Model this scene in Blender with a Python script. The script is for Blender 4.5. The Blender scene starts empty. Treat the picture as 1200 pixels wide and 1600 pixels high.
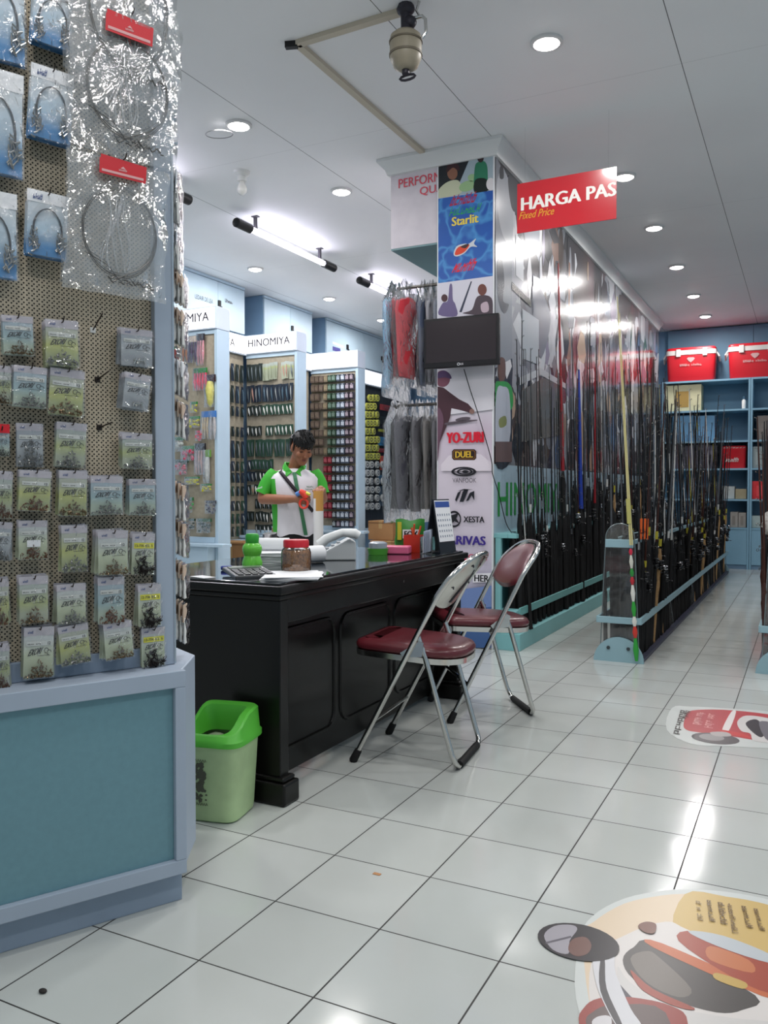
import bpy, math, random
from mathutils import Vector as V, Matrix as MX
random.seed(7)
C = bpy.context.scene.collection
SC = bpy.context.scene
R = math.radians
# ---------------------------------------------------------------- camera
YAW, PITCH, ROLL, FPX = 0.47, -0.0265, -0.0003, 1298.14
EYE = V((0.5978, -2.6445, 1.0513))
FW = V((-math.sin(YAW)*math.cos(PITCH), math.cos(YAW)*math.cos(PITCH), math.sin(PITCH)))
RT = V((math.cos(YAW), math.sin(YAW), 0)); UP = RT.cross(FW)
cam = bpy.data.objects.new('camera', bpy.data.cameras.new('camera')); C.objects.link(cam)
cam.matrix_world = MX.Translation(EYE) @ MX((RT, UP, -FW)).transposed().to_4x4()
cam.data.sensor_fit = 'VERTICAL'; cam.data.sensor_height = 24; cam.data.lens = 24*FPX/1600
cam.data.clip_start = 0.05
SC.camera = cam
# ---------------------------------------------------------------- light
SC.view_settings.view_transform = 'Standard'; SC.view_settings.look = 'None'
SC.view_settings.gamma = 1; SC.view_settings.use_curve_mapping = False
SC.view_settings.exposure = 0.10
SC.cycles.use_denoising = True
SC.cycles.transparent_max_bounces = 24
SC.cycles.max_bounces = 7
SC.cycles.sample_clamp_indirect = 6
SC.cycles.caustics_reflective = False; SC.cycles.caustics_refractive = False
w = bpy.data.worlds.new('world'); SC.world = w; w.use_nodes = True
WORLD = w.node_tree.nodes['Background']
WORLD.inputs[0].default_value = (0.80, 0.92, 1.0, 1); WORLD.inputs[1].default_value = 0.34
DOWN_W, TUBE_W, SIGN_E, BULB_E = 14.5, 16.0, 0.7, 11.0   # downlight watts, tube watts, light box and lamp emission
H = 3.32                                               # ceiling height
def ray(a, b): return RT*((a-600)/FPX) + UP*((800-b)/FPX) + FW
def _on(a, b, k, val):
    d = ray(a, b); return EYE + d*((val-EYE[k])/d[k])
def atx(a, b, x): return _on(a, b, 0, x)
def aty(a, b, y): return _on(a, b, 1, y)
def atz(a, b, z): return _on(a, b, 2, z)
def atp(a, b, p, n):
    d = ray(a, b); n = V(n); return EYE + d*((V(p)-EYE).dot(n)/d.dot(n))
# ---------------------------------------------------------------- materials
def lin(c):
    if isinstance(c, str):
        c = [int(c[i:i+2], 16)/255 for i in (0, 2, 4)]
    return tuple((x/12.92 if x <= .04045 else ((x+.055)/1.055)**2.4) for x in c)+(1,)
MATS = {}
def mat(name, col='808080', rough=.5, metal=0, emit=0, coat=0, noise=0, scale=8, bump=0, bscale=40, trans=0, ior=1.45, alpha=1, ecol=None):
    if name in MATS: return MATS[name]
    m = bpy.data.materials.new(name); m.use_nodes = True; MATS[name] = m
    nt = m.node_tree; b = nt.nodes['Principled BSDF']
    c = lin(col)
    b.inputs['Base Color'].default_value = c; b.inputs['Roughness'].default_value = rough
    b.inputs['Metallic'].default_value = metal; b.inputs['Coat Weight'].default_value = coat
    b.inputs['Coat Roughness'].default_value = .08
    b.inputs['Transmission Weight'].default_value = trans; b.inputs['IOR'].default_value = ior
    b.inputs['Alpha'].default_value = alpha
    if emit:
        b.inputs['Emission Color'].default_value = lin(ecol) if ecol else c; b.inputs['Emission Strength'].default_value = emit
    if noise or bump:
        tc = nt.nodes.new('ShaderNodeTexCoord')
    if noise:
        n = nt.nodes.new('ShaderNodeTexNoise'); n.inputs['Scale'].default_value = scale; n.inputs['Detail'].default_value = 5
        nt.links.new(tc.outputs['Object'], n.inputs['Vector'])
        r = nt.nodes.new('ShaderNodeValToRGB'); nt.links.new(n.outputs['Fac'], r.inputs[0])
        r.color_ramp.elements[0].position = .3; r.color_ramp.elements[1].position = .7
        r.color_ramp.elements[0].color = tuple(x*(1-noise) for x in c[:3])+(1,)
        r.color_ramp.elements[1].color = tuple(min(1, x*(1+noise*.6)) for x in c[:3])+(1,)
        nt.links.new(r.outputs[0], b.inputs['Base Color'])
    if bump:
        n = nt.nodes.new('ShaderNodeTexNoise'); n.inputs['Scale'].default_value = bscale; n.inputs['Detail'].default_value = 3
        nt.links.new(tc.outputs['Object'], n.inputs['Vector'])
        bp = nt.nodes.new('ShaderNodeBump'); bp.inputs['Strength'].default_value = bump; bp.inputs['Distance'].default_value = .01
        nt.links.new(n.outputs['Fac'], bp.inputs['Height']); nt.links.new(bp.outputs[0], b.inputs['Normal'])
    return m
def film(name, gloss=.18, veil=.06, rough=.14, bscale=30, bump=.8, col='ffffff', ior=1.35):
    """thin clear plastic: see-through with crinkled highlights"""
    if name in MATS: return MATS[name]
    m = bpy.data.materials.new(name); m.use_nodes = True; MATS[name] = m
    nt = m.node_tree; N = nt.nodes; L = nt.links; N.remove(N['Principled BSDF']); out = N['Material Output']
    tr = N.new('ShaderNodeBsdfTransparent'); gl = N.new('ShaderNodeBsdfGlossy'); df = N.new('ShaderNodeBsdfDiffuse')
    tr.inputs[0].default_value = lin(col); gl.inputs['Roughness'].default_value = rough
    df.inputs[0].default_value = lin('e8ecee')
    tc = N.new('ShaderNodeTexCoord'); n = N.new('ShaderNodeTexNoise'); n.inputs['Scale'].default_value = bscale; n.inputs['Detail'].default_value = 4
    n.inputs['Distortion'].default_value = 1.2
    L.new(tc.outputs['Object'], n.inputs['Vector'])
    bp = N.new('ShaderNodeBump'); bp.inputs['Strength'].default_value = bump; bp.inputs['Distance'].default_value = .012
    L.new(n.outputs['Fac'], bp.inputs['Height']); L.new(bp.outputs[0], gl.inputs['Normal'])
    m1 = N.new('ShaderNodeMixShader'); m1.inputs[0].default_value = veil; L.new(tr.outputs[0], m1.inputs[1]); L.new(df.outputs[0], m1.inputs[2])
    fr = N.new('ShaderNodeFresnel'); fr.inputs[0].default_value = ior; L.new(bp.outputs[0], fr.inputs['Normal'])
    ma = N.new('ShaderNodeMath'); ma.operation = 'ADD'; ma.use_clamp = True; ma.inputs[1].default_value = gloss; L.new(fr.outputs[0], ma.inputs[0])
    m2 = N.new('ShaderNodeMixShader'); L.new(ma.outputs[0], m2.inputs[0]); L.new(m1.outputs[0], m2.inputs[1]); L.new(gl.outputs[0], m2.inputs[2])
    L.new(m2.outputs[0], out.inputs[0])
    return m
class NT:
    """tiny node helper"""
    def __init__(s, name):
        s.m = bpy.data.materials.new(name); s.m.use_nodes = True; s.t = s.m.node_tree; s.N = s.t.nodes; s.L = s.t.links
        s.b = s.N['Principled BSDF']; MATS[name] = s.m
        s.xyz = s.N.new('ShaderNodeSeparateXYZ'); tc = s.N.new('ShaderNodeTexCoord'); s.co = tc.outputs['Object']; s.L.new(s.co, s.xyz.inputs[0])
    def math(s, op, a, b=0, c=None):
        n = s.N.new('ShaderNodeMath'); n.operation = op
        for i, x in enumerate((a, b) if c is None else (a, b, c)):
            if hasattr(x, 'links'): s.L.new(x, n.inputs[i])
            else: n.inputs[i].default_value = x
        return n.outputs[0]
    def mix(s, f, a, b):
        n = s.N.new('ShaderNodeMix'); n.data_type = 'RGBA'
        for i, x in ((0, f), (6, a), (7, b)):
            if hasattr(x, 'links'): s.L.new(x, n.inputs[i])
            else: n.inputs[i].default_value = x
        return n.outputs[2]
    def noise(s, scale, detail=4, vec=None):
        n = s.N.new('ShaderNodeTexNoise'); n.inputs['Scale'].default_value = scale; n.inputs['Detail'].default_value = detail
        s.L.new(vec or s.co, n.inputs['Vector']); return n.outputs['Fac']
    def line(s, x, period, half, offset=0):
        """1 on lines every period"""
        p = s.math('PINGPONG', s.math('ADD', x, offset), period/2)
        return s.math('LESS_THAN', p, half)
# ---------------------------------------------------------------- geometry
class MB:
    def __init__(s): s.v = []; s.f = []; s.mi = []
    def add(s, vs, fs, mi=0, M=None):
        o = len(s.v); s.v += [(M @ V(v)) if M else V(v) for v in vs]
        for f in fs: s.f.append([i+o for i in f]); s.mi.append(mi)
        return s
    def box(s, c, d, mi=0, M=None, rz=0):
        x, y, z = d[0]/2, d[1]/2, d[2]/2
        vs = [V((a*x, b*y, e*z)) for e in (-1, 1) for a, b in ((-1, -1), (1, -1), (1, 1), (-1, 1))]
        T = MX.Translation(V(c)) @ MX.Rotation(rz, 4, 'Z')
        if M: T = M @ T
        return s.add(vs, [(3, 2, 1, 0), (4, 5, 6, 7), (0, 1, 5, 4), (1, 2, 6, 5), (2, 3, 7, 6), (3, 0, 4, 7)], mi, T)
    def bb(s, x0, x1, y0, y1, z0, z1, mi=0, M=None):
        return s.box(((x0+x1)/2, (y0+y1)/2, (z0+z1)/2), (abs(x1-x0), abs(y1-y0), abs(z1-z0)), mi, M)
    def prism(s, poly, z0, z1, mi=0, M=None):
        n = len(poly); vs = [(p[0], p[1], z0) for p in poly]+[(p[0], p[1], z1) for p in poly]
        fs = [tuple(range(n-1, -1, -1)), tuple(range(n, 2*n))]+[(i, (i+1) % n, (i+1) % n+n, i+n) for i in range(n)]
        return s.add(vs, fs, mi, M)
    def face(s, pts, mi=0, M=None): return s.add(pts, [tuple(range(len(pts)))], mi, M)
    def tube(s, path, rad, n=8, mi=0, closed=False, M=None, caps=True):
        P = [V(p) for p in path]; k = len(P)
        rs = list(rad) if hasattr(rad, '__len__') else [rad]*k
        vs = []; nrm = None
        for i in range(k):
            if closed: t = P[(i+1) % k]-P[i-1]
            else: t = P[min(i+1, k-1)]-P[max(i-1, 0)]
            t = t.normalized() if t.length > 1e-9 else V((0, 0, 1))
            if nrm is None:
                nrm = t.cross(V((0, 0, 1)) if abs(t.z) < .9 else V((1, 0, 0))).normalized()
            else:
                nrm = nrm-t*nrm.dot(t)
                nrm = nrm.normalized() if nrm.length > 1e-6 else t.orthogonal().normalized()
            b = t.cross(nrm)
            for j in range(n):
                a = 2*math.pi*j/n; vs.append(P[i]+(nrm*math.cos(a)+b*math.sin(a))*rs[i])
        fs = []
        for i in range(k if closed else k-1):
            a, b2 = i*n, ((i+1) % k)*n
            for j in range(n): fs.append((a+j, a+(j+1) % n, b2+(j+1) % n, b2+j))
        if caps and not closed: fs += [tuple(range(n-1, -1, -1)), tuple(range((k-1)*n, k*n))]
        return s.add(vs, fs, mi, M)
    def lathe(s, prof, c=(0, 0, 0), n=20, mi=0, M=None, sx=1, sy=1):
        vs = []; k = len(prof)
        for r_, z in prof:
            for j in range(n):
                a = 2*math.pi*j/n; vs.append((c[0]+r_*math.cos(a)*sx, c[1]+r_*math.sin(a)*sy, c[2]+z))
        fs = [(i*n+j, i*n+(j+1) % n, (i+1)*n+(j+1) % n, (i+1)*n+j) for i in range(k-1) for j in range(n)]
        if prof[0][0] > 1e-6: fs.append(tuple(range(n-1, -1, -1)))
        if prof[-1][0] > 1e-6: fs.append(tuple(range((k-1)*n, k*n)))
        return s.add(vs, fs, mi, M)
    def ell(s, c, r_, n=12, m=8, mi=0, M=None):
        prof = [(math.sin(math.pi*i/m), -math.cos(math.pi*i/m)) for i in range(m+1)]
        vs = []; 
        for a, z in prof:
            for j in range(n):
                t = 2*math.pi*j/n; vs.append((c[0]+a*math.cos(t)*r_[0], c[1]+a*math.sin(t)*r_[1], c[2]+z*r_[2]))
        fs = [(i*n+j, i*n+(j+1) % n, (i+1)*n+(j+1) % n, (i+1)*n+j) for i in range(m) for j in range(n)]
        return s.add(vs, fs, mi, M)
    def loft(s, rings, mi=0, M=None, caps=True):
        n = len(rings[0]); vs = [p for r_ in rings for p in r_]
        fs = [(i*n+j, i*n+(j+1) % n, (i+1)*n+(j+1) % n, (i+1)*n+j) for i in range(len(rings)-1) for j in range(n)]
        if caps: fs += [tuple(range(n-1, -1, -1)), tuple(range((len(rings)-1)*n, len(rings)*n))]
        return s.add(vs, fs, mi, M)
    def grid(s, fn, nu, nv, mi=0, M=None):
        vs = [fn(i/nu, j/nv) for j in range(nv+1) for i in range(nu+1)]
        fs = [(j*(nu+1)+i, j*(nu+1)+i+1, (j+1)*(nu+1)+i+1, (j+1)*(nu+1)+i) for j in range(nv) for i in range(nu)]
        return s.add(vs, fs, mi, M)
def oval(cx, cy, a, b, n=32): return [(cx+a*math.cos(2*math.pi*i/n), cy+b*math.sin(2*math.pi*i/n)) for i in range(n)]
def ring_(cx, cy, cz, a, b, n=16, p=2.4):
    out = []
    for i in range(n):
        t = 2*math.pi*i/n; co, si = math.cos(t), math.sin(t)
        out.append((cx+a*math.copysign(abs(co)**(2/p), co), cy+b*math.copysign(abs(si)**(2/p), si), cz))
    return out
def wm(o):
    M = o.matrix_basis.copy()
    while o.parent: o = o.parent; M = o.matrix_basis @ M
    return M
def thing(name, label, cat, loc=(0, 0, 0), rz=0, group=None, rot=None):
    o = bpy.data.objects.new(name, None); C.objects.link(o); o.empty_display_size = .05
    o.location = loc; o.rotation_euler = rot if rot else (0, 0, rz); o['label'] = label; o['category'] = cat
    if group: o['group'] = group
    return o
def tag(o, label, cat, group=None):
    o['label'] = label; o['category'] = cat
    if group: o['group'] = group
    return o
def obj(name, mb, ms, parent=None, world=False, smooth=True, bevel=0, label=None, loc=None, angle=40):
    me = bpy.data.meshes.new(name)
    vs = mb.v
    if parent and world:
        I = wm(parent).inverted(); vs = [I @ v for v in vs]
    if loc is not None: vs = [v-V(loc) for v in vs]
    me.from_pydata([tuple(v) for v in vs], [], mb.f)
    for m in (ms if isinstance(ms, (list, tuple)) else [ms]): me.materials.append(m)
    if any(mb.mi): me.polygons.foreach_set('material_index', mb.mi)
    if smooth:
        me.polygons.foreach_set('use_smooth', [True]*len(me.polygons)); me.set_sharp_from_angle(angle=R(angle))
    me.update()
    o = bpy.data.objects.new(name, me); C.objects.link(o)
    if parent: o.parent = parent
    if loc is not None: o.location = loc
    if bevel:
        b = o.modifiers.new('bevel', 'BEVEL'); b.width = bevel; b.segments = 2; b.limit_method = 'ANGLE'
    if label: o['label'] = label
    return o
def struct(name, mb, ms, smooth=False, **k):
    o = obj(name, mb, ms, smooth=smooth, **k); o['kind'] = 'structure'; return o
def dup(root, loc=None, rz=None, label=None, group=None, rot=None, scale=None):
    r = root.copy(); C.objects.link(r)
    if loc is not None: r.location = loc
    if rot: r.rotation_euler = rot
    elif rz is not None: r.rotation_euler = (0, 0, rz)
    if scale: r.scale = scale
    if label: r['label'] = label
    if group: r['group'] = group
    for ch in list(root.children):
        c = ch.copy(); C.objects.link(c); c.parent = r
        for g in list(ch.children):
            d = g.copy(); C.objects.link(d); d.parent = c
    return r
_TX = {}
def text_geo(s, bold=0):
    if (s, bold) in _TX: return _TX[(s, bold)]
    cu = bpy.data.curves.new('lettering', 'FONT'); cu.body = s; cu.size = 1; cu.offset = bold; cu.resolution_u = 3
    o = bpy.data.objects.new('lettering', cu); C.objects.link(o)
    dg = bpy.context.evaluated_depsgraph_get(); me = bpy.data.meshes.new_from_object(o.evaluated_get(dg))
    vs = [tuple(v.co) for v in me.vertices]; fs = [tuple(p.vertices) for p in me.polygons]
    bpy.data.objects.remove(o); bpy.data.curves.remove(cu); bpy.data.meshes.remove(me)
    x0 = min(v[0] for v in vs); x1 = max(v[0] for v in vs); y0 = min(v[1] for v in vs); y1 = max(v[1] for v in vs)
    vs = [((v[0]-x0)/(x1-x0), (v[1]-y0)/(y1-y0)) for v in vs]
    _TX[(s, bold)] = (vs, fs); return vs, fs
def put_text(mb, s, o, ux, uy, mi=0, bold=0, shear=0):
    """lettering filling the parallelogram o, o+ux, o+uy; a string starting with ~ gives illegible strokes"""
    if s[0] == '~':
        o, ux, uy = V(o), V(ux), V(uy); n = len(s)-1; rq = random.Random(n*13+len(mb.v)); nr = ux.cross(uy).normalized()*max(.00002, uy.length*.001)
        def bar(a0, a1, b0, b1, k):
            mb.add([o+nr*k+ux*(a+shear*(b-.5))+uy*b for a, b in ((a0, b0), (a1, b0), (a1, b1), (a0, b1))], [(0, 1, 2, 3)], mi)
        for i in range(n):
            if s[i+1] == ' ': continue
            a = i/n; w_ = .8/n; t_ = w_*.28; h_ = rq.choice((1, .75, .7))
            bar(a, a+t_, 0, h_, 0)
            if rq.random() < .8: bar(a+w_-t_, a+w_, 0, h_*rq.choice((1, .6)), 0)
            for k in range(rq.choice((1, 2))):
                b = rq.choice((0, .3, .55))*h_; bar(a, a+w_, b, b+.18, 1+k)
        return mb
    vs, fs = text_geo(s, 0); o, ux, uy = V(o), V(ux), V(uy); st = uy.length*bold*1.6/max(1e-6, ux.length)
    nr = ux.cross(uy).normalized()*max(.00003, uy.length*.0015)
    for i_, (dx, dy) in enumerate(((0, 0),) if not bold else ((-1, 0), (1, 0), (0, .8), (0, -.8))):
        mb.add([o+nr*i_+ux*(a*(1-2*st)+st+dx*st+shear*(b-.5))+uy*(b*(1-bold)+bold*.5+dy*bold*.5) for a, b in vs], fs, mi)
    return mb
def smooth_poly(P, sub=4):
    n = len(P); o = []
    for i in range(n):
        a, b, c, d = (P[(i+k-1) % n] for k in range(4))
        for k in range(sub):
            t_ = k/sub; o.append(tuple(.5*((2*b[q])+(c[q]-a[q])*t_+(2*a[q]-5*b[q]+4*c[q]-d[q])*t_*t_+(3*b[q]-a[q]-3*c[q]+d[q])*t_**3) for q in (0, 1)))
    return o
ORD = 'first second third fourth fifth sixth seventh eighth ninth tenth eleventh twelfth thirteenth fourteenth fifteenth sixteenth seventeenth eighteenth nineteenth twentieth'.split()
# common materials
BLUE = mat('blue_paint', 'a3b0c0', .45, noise=.05, scale=3)
WBLUE = mat('wall_unit_blue', 'b3c8d6', .42, noise=.05, scale=3)
BLUED = mat('blue_paint_deep', '7d9cb8', .5, noise=.05, scale=3)
PLINTH = mat('plinth_paint', '8d9db0', .5, noise=.06, scale=4)
TEAL = mat('teal_laminate', '6a929d', .4, noise=.05, scale=60)
AQUA = mat('aqua_paint', '7db5b8', .45, noise=.05, scale=4)
CHROME = mat('chrome', 'c9c9c6', .16, 1)
STEEL = mat('steel_wire', '6d6a66', .35, .9)
BLACK = mat('black_plastic', '141416', .4)
RUBBER = mat('black_rubber', '0d0d0e', .7)
WHITE = mat('white_plastic', 'e6e6e3', .4)
PAPER = mat('paper', 'e9ebee', .7)
RED = mat('red_print', 'c8202c', .4)
INK = mat('black_ink', '16161a', .5)
# ================================================================ SETTING
t = NT('floor_tiles')
gx = t.line(t.xyz.outputs[0], .3, .0021); gy = t.line(t.xyz.outputs[1], .3, .0019)
g = t.math('MAXIMUM', gx, gy)
cell = t.N.new('ShaderNodeCombineXYZ')
t.L.new(t.math('FLOOR', t.math('DIVIDE', t.xyz.outputs[0], .3)), cell.inputs[0]); t.L.new(t.math('FLOOR', t.math('DIVIDE', t.xyz.outputs[1], .3)), cell.inputs[1])
wn = t.N.new('ShaderNodeTexWhiteNoise'); t.L.new(cell.outputs[0], wn.inputs['Vector'])
base = t.mix(wn.outputs['Value'], lin('b9bebb'), lin('c3c7c4'))
sm = t.N.new('ShaderNodeMapRange'); sm.inputs[1].default_value = .35; sm.inputs[2].default_value = .75; t.L.new(t.noise(2.2, 6), sm.inputs[0])
base = t.mix(t.math('MULTIPLY', sm.outputs[0], .35), base, lin('acaea7'))
gcol = t.mix(t.noise(5, 3), lin('15151a'), lin('4d4c48'))
t.L.new(t.mix(g, base, gcol), t.b.inputs['Base Color']); t.b.inputs['Specular IOR Level'].default_value = .36
rg = t.math('ADD', t.math('MULTIPLY', t.noise(9, 4), .10), .06)
t.L.new(t.math('MAXIMUM', rg, t.math('MULTIPLY', g, .7)), t.b.inputs['Roughness'])
bp = t.N.new('ShaderNodeBump'); bp.inputs['Strength'].default_value = .10; bp.inputs['Distance'].default_value = .004
t.L.new(t.noise(6, 2), bp.inputs['Height']); t.L.new(bp.outputs[0], t.b.inputs['Normal'])
struct('floor', MB().bb(-5.9, 2.9, -4.2, 10.0, -.1, 0), t.m)

t = NT('ceiling_panels')
l1 = t.line(t.xyz.outputs[0], 1.21, .0022, .02); l2 = t.line(t.xyz.outputs[1], 2.42, .0012, .35)
l = t.math('MAXIMUM', t.math('MULTIPLY', l1, .9), t.math('MULTIPLY', l2, .35))
st = t.N.new('ShaderNodeMapRange'); st.inputs[1].default_value = .4; st.inputs[2].default_value = .8; t.L.new(t.noise(1.1, 5), st.inputs[0])
base = t.mix(t.math('MULTIPLY', st.outputs[0], .5), lin('eeeeef'), lin('e0e0e2'))
t.L.new(t.mix(l, base, lin('3a3836')), t.b.inputs['Base Color']); t.b.inputs['Roughness'].default_value = .55
struct('ceiling', MB().bb(-5.9, 2.9, -4.2, 10.0, H, H+.1), t.m)
WALL = mat('wall_paint', 'a9bccb', .6, noise=.05, scale=2)
struct('wall_left', MB().bb(-5.9, -5.75, -4.2, 10, 0, H), WALL)
struct('wall_right', MB().bb(2.75, 2.9, -4.2, 10, 0, H), WALL)
struct('wall_back', MB().bb(-5.75, 2.75, 9.85, 10, 0, H), mat('back_wall_paint', '6f93b4', .6, noise=.06, scale=2))
# the partition of the rod aisle: pillar end, long wall, overhead beam
PX0, PX1, PY = -1.63, -1.232, 2.545
PLINE = mat('partition_paint', 'dcdadb', .5)
struct('pillar', MB().bb(PX0, PX1, PY, 2.98, 0, H), PLINE)
struct('wall_partition', MB().bb(-1.33, PX1, 2.98, 9.2, 0, H), PLINE)
t = NT('beam_print')
t.L.new(t.mix(t.noise(9, 8), lin('d8d2d8'), lin('b9b2bc')), t.b.inputs['Base Color'])
bz = aty(640, 385, PY).z
struct('beam', MB().bb(-1.985, PX0, PY, 9.0, bz, H-.002, 0), [t.m])
struct('beam_soffit', MB().bb(-1.983, PX0, PY+.002, 8.99, bz-.012, bz), mat('soffit_teal', '6d8d92', .5))
bl = MB()
a = aty(632, 270, PY-.002); 
put_text(bl, 'PERFORMANCE', (-1.925, PY-.003, bz+.405), (.52, 0, 0), (0, 0, .062), bold=.01)
put_text(bl, 'QUALITY', (-1.765, PY-.003, bz+.325), (.34, 0, 0), (0, 0, .062), bold=.01)
vs = bl.v
lo = obj('beam_lettering', bl, mat('beam_red_letters', 'd0485a', .5), smooth=False); lo['kind'] = 'structure'
# keep only what is left of the banner (the rest is behind it)
tr = MB()
prof = [(0, 0), (0, -.105), (-.02, -.10), (-.03, -.07), (-.065, -.03), (-.075, -.02), (-.075, 0)]   # crown moulding: out, down
def sweep(mb, path, prof, z, mi=0):
    n = len(prof); vs = []
    for (x, y, ox, oy) in path:
        for o_, d in prof: vs.append((x+ox*-o_, y+oy*-o_, z+d))
    fs = []
    for i in range(len(path)-1):
        for j in range(n-1): fs.append((i*n+j, i*n+j+1, (i+1)*n+j+1, (i+1)*n+j))
    mb.add(vs, fs, mi)
sweep(tr, [(-1.985, 9.0, -1, 0), (-1.985, PY, -1, -1), (PX1, PY, 1, -1), (PX1, 9.2, 1, 0)], prof, H-.001)
struct('trim_1', tr, mat('white_moulding', 'd9dbdb', .4), smooth=True)

# ================================================================ LAMPS
RIM = mat('lamp_rim', 'd5d5d5', .35)
LAMP = mat('lamp_glow', 'fff8f4', .5, emit=BULB_E)
def lamp_light(parent, name, kind, W, size, loc, rot=(0, 0, 0), col=(1, .97, .95), sy=None):
    l = bpy.data.lights.new(name, 'AREA'); l.energy = W; l.color = col
    l.shape = 'DISK' if sy is None else 'RECTANGLE'; l.size = size
    if sy: l.size_y = sy
    o = bpy.data.objects.new(name, l); C.objects.link(o); o.parent = parent; o.location = loc; o.rotation_euler = rot
    return o
def downlight(x, y, lab, on=True):
    d = thing('downlight', lab, 'ceiling light', (x, y, H), 0, 'recessed ceiling downlights')
    b = MB(); b.lathe([(.082, 0), (.082, -.012), (.066, -.016), (.064, -.004), (.064, 0)], n=28); obj('rim', b, RIM, d)
    b = MB(); b.lathe([(0, -.030), (.03, -.029), (.052, -.022), (.062, -.010), (.063, -.002)][::-1], n=24); obj('bulb', b, LAMP, d)
    lamp_light(d, 'bulb_light', 'AREA', DOWN_W, .28, (0, 0, -.036))
    return d
ys = [1.53, 3.55, 4.86, 6.27, 7.68, 8.95]
wd = ['nearest', 'second', 'third', 'fourth', 'fifth', 'farthest']
for i, y in enumerate(ys):
    downlight(-.60, y, f'{wd[i]} round downlight in the ceiling row along the rod aisle')
downlight(-.60, -.1, 'unseen round downlight added overhead near the shop entrance, above the trash bin side')  # out of view, added to brighten the foreground
for i, y in enumerate((1.6, 2.88)):
    downlight(-2.57, y, ['round downlight above the display stand, its ring cover hanging open', 'round downlight left of the printed beam'][i])
downlight(-.60, -1.75, 'unseen round downlight added overhead close to the shop entrance')  # another unseen lamp added as front light
downlight(.45, -3.2, 'unseen round downlight added at the shop entrance')  # unseen and off the lamp rows, added for more front light
downlight(-2.57, 5.4, 'round downlight hidden behind the printed beam')
downlight(-2.57, -.9, 'round downlight above the perforated packet stand')
for i, y in enumerate((4.40, 5.88, 7.26)):
    downlight(-4.46, y, f'{["nearest", "middle", "farthest"][i]} small downlight in front of the blue wall cupboards')
downlight(-4.46, 2.7, 'round downlight above the first lure fin, behind the packet stand')
for i, y in enumerate((-1.6, -.2, 1.5, 3.55, 6.27)):  # unseen row added for floor reflections and front light
    downlight(1.45, y, f'{wd[i]} unseen downlight added over the aisle beyond the right edge')
d = thing('lamp_cover_ring', 'thin ring hanging open beside the downlight above the display stand', 'lamp part', (-2.72, 1.60, H-.02))
obj('ring', MB().tube([(.085*math.cos(a*.2618), .085*math.sin(a*.2618), -.012+.012*math.sin(a*.2618)) for a in range(24)], .003, 5, closed=True), mat('ring_grey', '8d8d8f', .4), d)
TUBE = mat('tube_glow', 'f1ecff', .4, emit=13)
def tube_lamp(y0, y1, lab):
    d = thing('fluorescent_lamp', lab, 'lamp', (-3.5, y0, H), 0, 'hanging fluorescent tube lamps'); L = y1-y0; z = -.125
    obj('tube', MB().tube([(0, .19, z), (0, L-.19, z)], .023, 12), TUBE, d)
    for a, b_ in ((0, .2), (L-.2, L)):
        obj('end_cap', MB().tube([(0, a, z), (0, a+.006, z), (0, b_-.006, z), (0, b_, z)], [.03, .038, .038, .03], 14), BLACK, d)
    for q in (.27, L-.27):
        obj('bracket', MB().bb(-.012, .012, q-.012, q+.012, z+.015, 0).bb(-.03, .03, q-.02, q+.02, -.008, 0), mat('bracket_grey', '4c4a50', .5), d)
    lamp_light(d, 'tube_light', 'AREA', TUBE_W, .05, (0, L/2, z-.03), (0, 0, 0), (.93, .92, 1), L-.4)
    return d
tube_lamp(.72, 2.24, 'fluorescent tube lamp mostly behind the packet stand, only its black end cap showing')
tube_lamp(2.80, 4.36, 'lit fluorescent tube lamp with both black end caps showing, middle of the ceiling')
tube_lamp(4.86, 6.42, 'lit fluorescent tube lamp running behind the bagged shirts')
# bare bulb, heat detector, cable duct
p = atz(378, 268, H)
d = thing('bulb_holder', 'white unlit bulb in a ceiling socket left of the tube lamp', 'lamp', p)
obj('socket', MB().lathe([(.058, 0), (.056, -.02), (.034, -.035), (.032, -.07), (.0, -.07)], n=20), WHITE, d)
obj('bulb', MB().lathe([(.018, -.07), (.02, -.085), (.036, -.12), (.034, -.145), (.018, -.162), (0, -.167)], n=18), mat('bulb_glass', 'd8d8d4', .2), d)
p = atz(634, 8, H)
d = thing('ceiling_extinguisher', 'beige canister hanging from the ceiling at the end of the cable duct', 'fire extinguisher', p)
CAN = mat('canister_beige', '9a917e', .45, noise=.12, scale=14); DK = mat('dark_fitting', '34323a', .45, .3)
obj('canister', MB().lathe([(0, -.128), (.055, -.13), (.072, -.145), (.076, -.19), (.074, -.245), (.058, -.285), (.034, -.30), (0, -.30)][::-1], n=24), CAN, d)
obj('band', MB().lathe([(.0775, -.168), (.079, -.168), (.079, -.176), (.0775, -.176)], n=24).lathe([(.077, -.226), (.0785, -.226), (.0785, -.236), (.077, -.236)], n=24), mat('canister_band', '6d6556', .5), d)
obj('hanger', MB().tube([(0, 0, 0), (0, 0, -.05), (.008, 0, -.13)], [.036, .024, .03], 10).ell((0, 0, -.02), (.045, .04, .03)).ell((.02, 0, -.085), (.035, .03, .03)), DK, d)
obj('nozzle', MB().tube([(0, 0, -.295), (0, 0, -.318)], .018, 10).tube([(.04*math.cos(a), .02, -.325+.012*math.sin(a)) for a in [i*.6283 for i in range(10)]], .006, 6, closed=True), DK, d)
obj('pipe', MB().tube([(.03, 0, -.07), (.085, 0, -.072), (.10, 0, -.09), (.105, 0, -.15), (.085, 0, -.172)], .008, 8).tube([(.07, 0, 0), (.055, 0, -.04), (.075, 0, -.075)], .006, 6), CHROME, d)
a0, a1, a2 = atz(465, 65, H), atz(630, 14, H), atz(667, 241, H)
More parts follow.
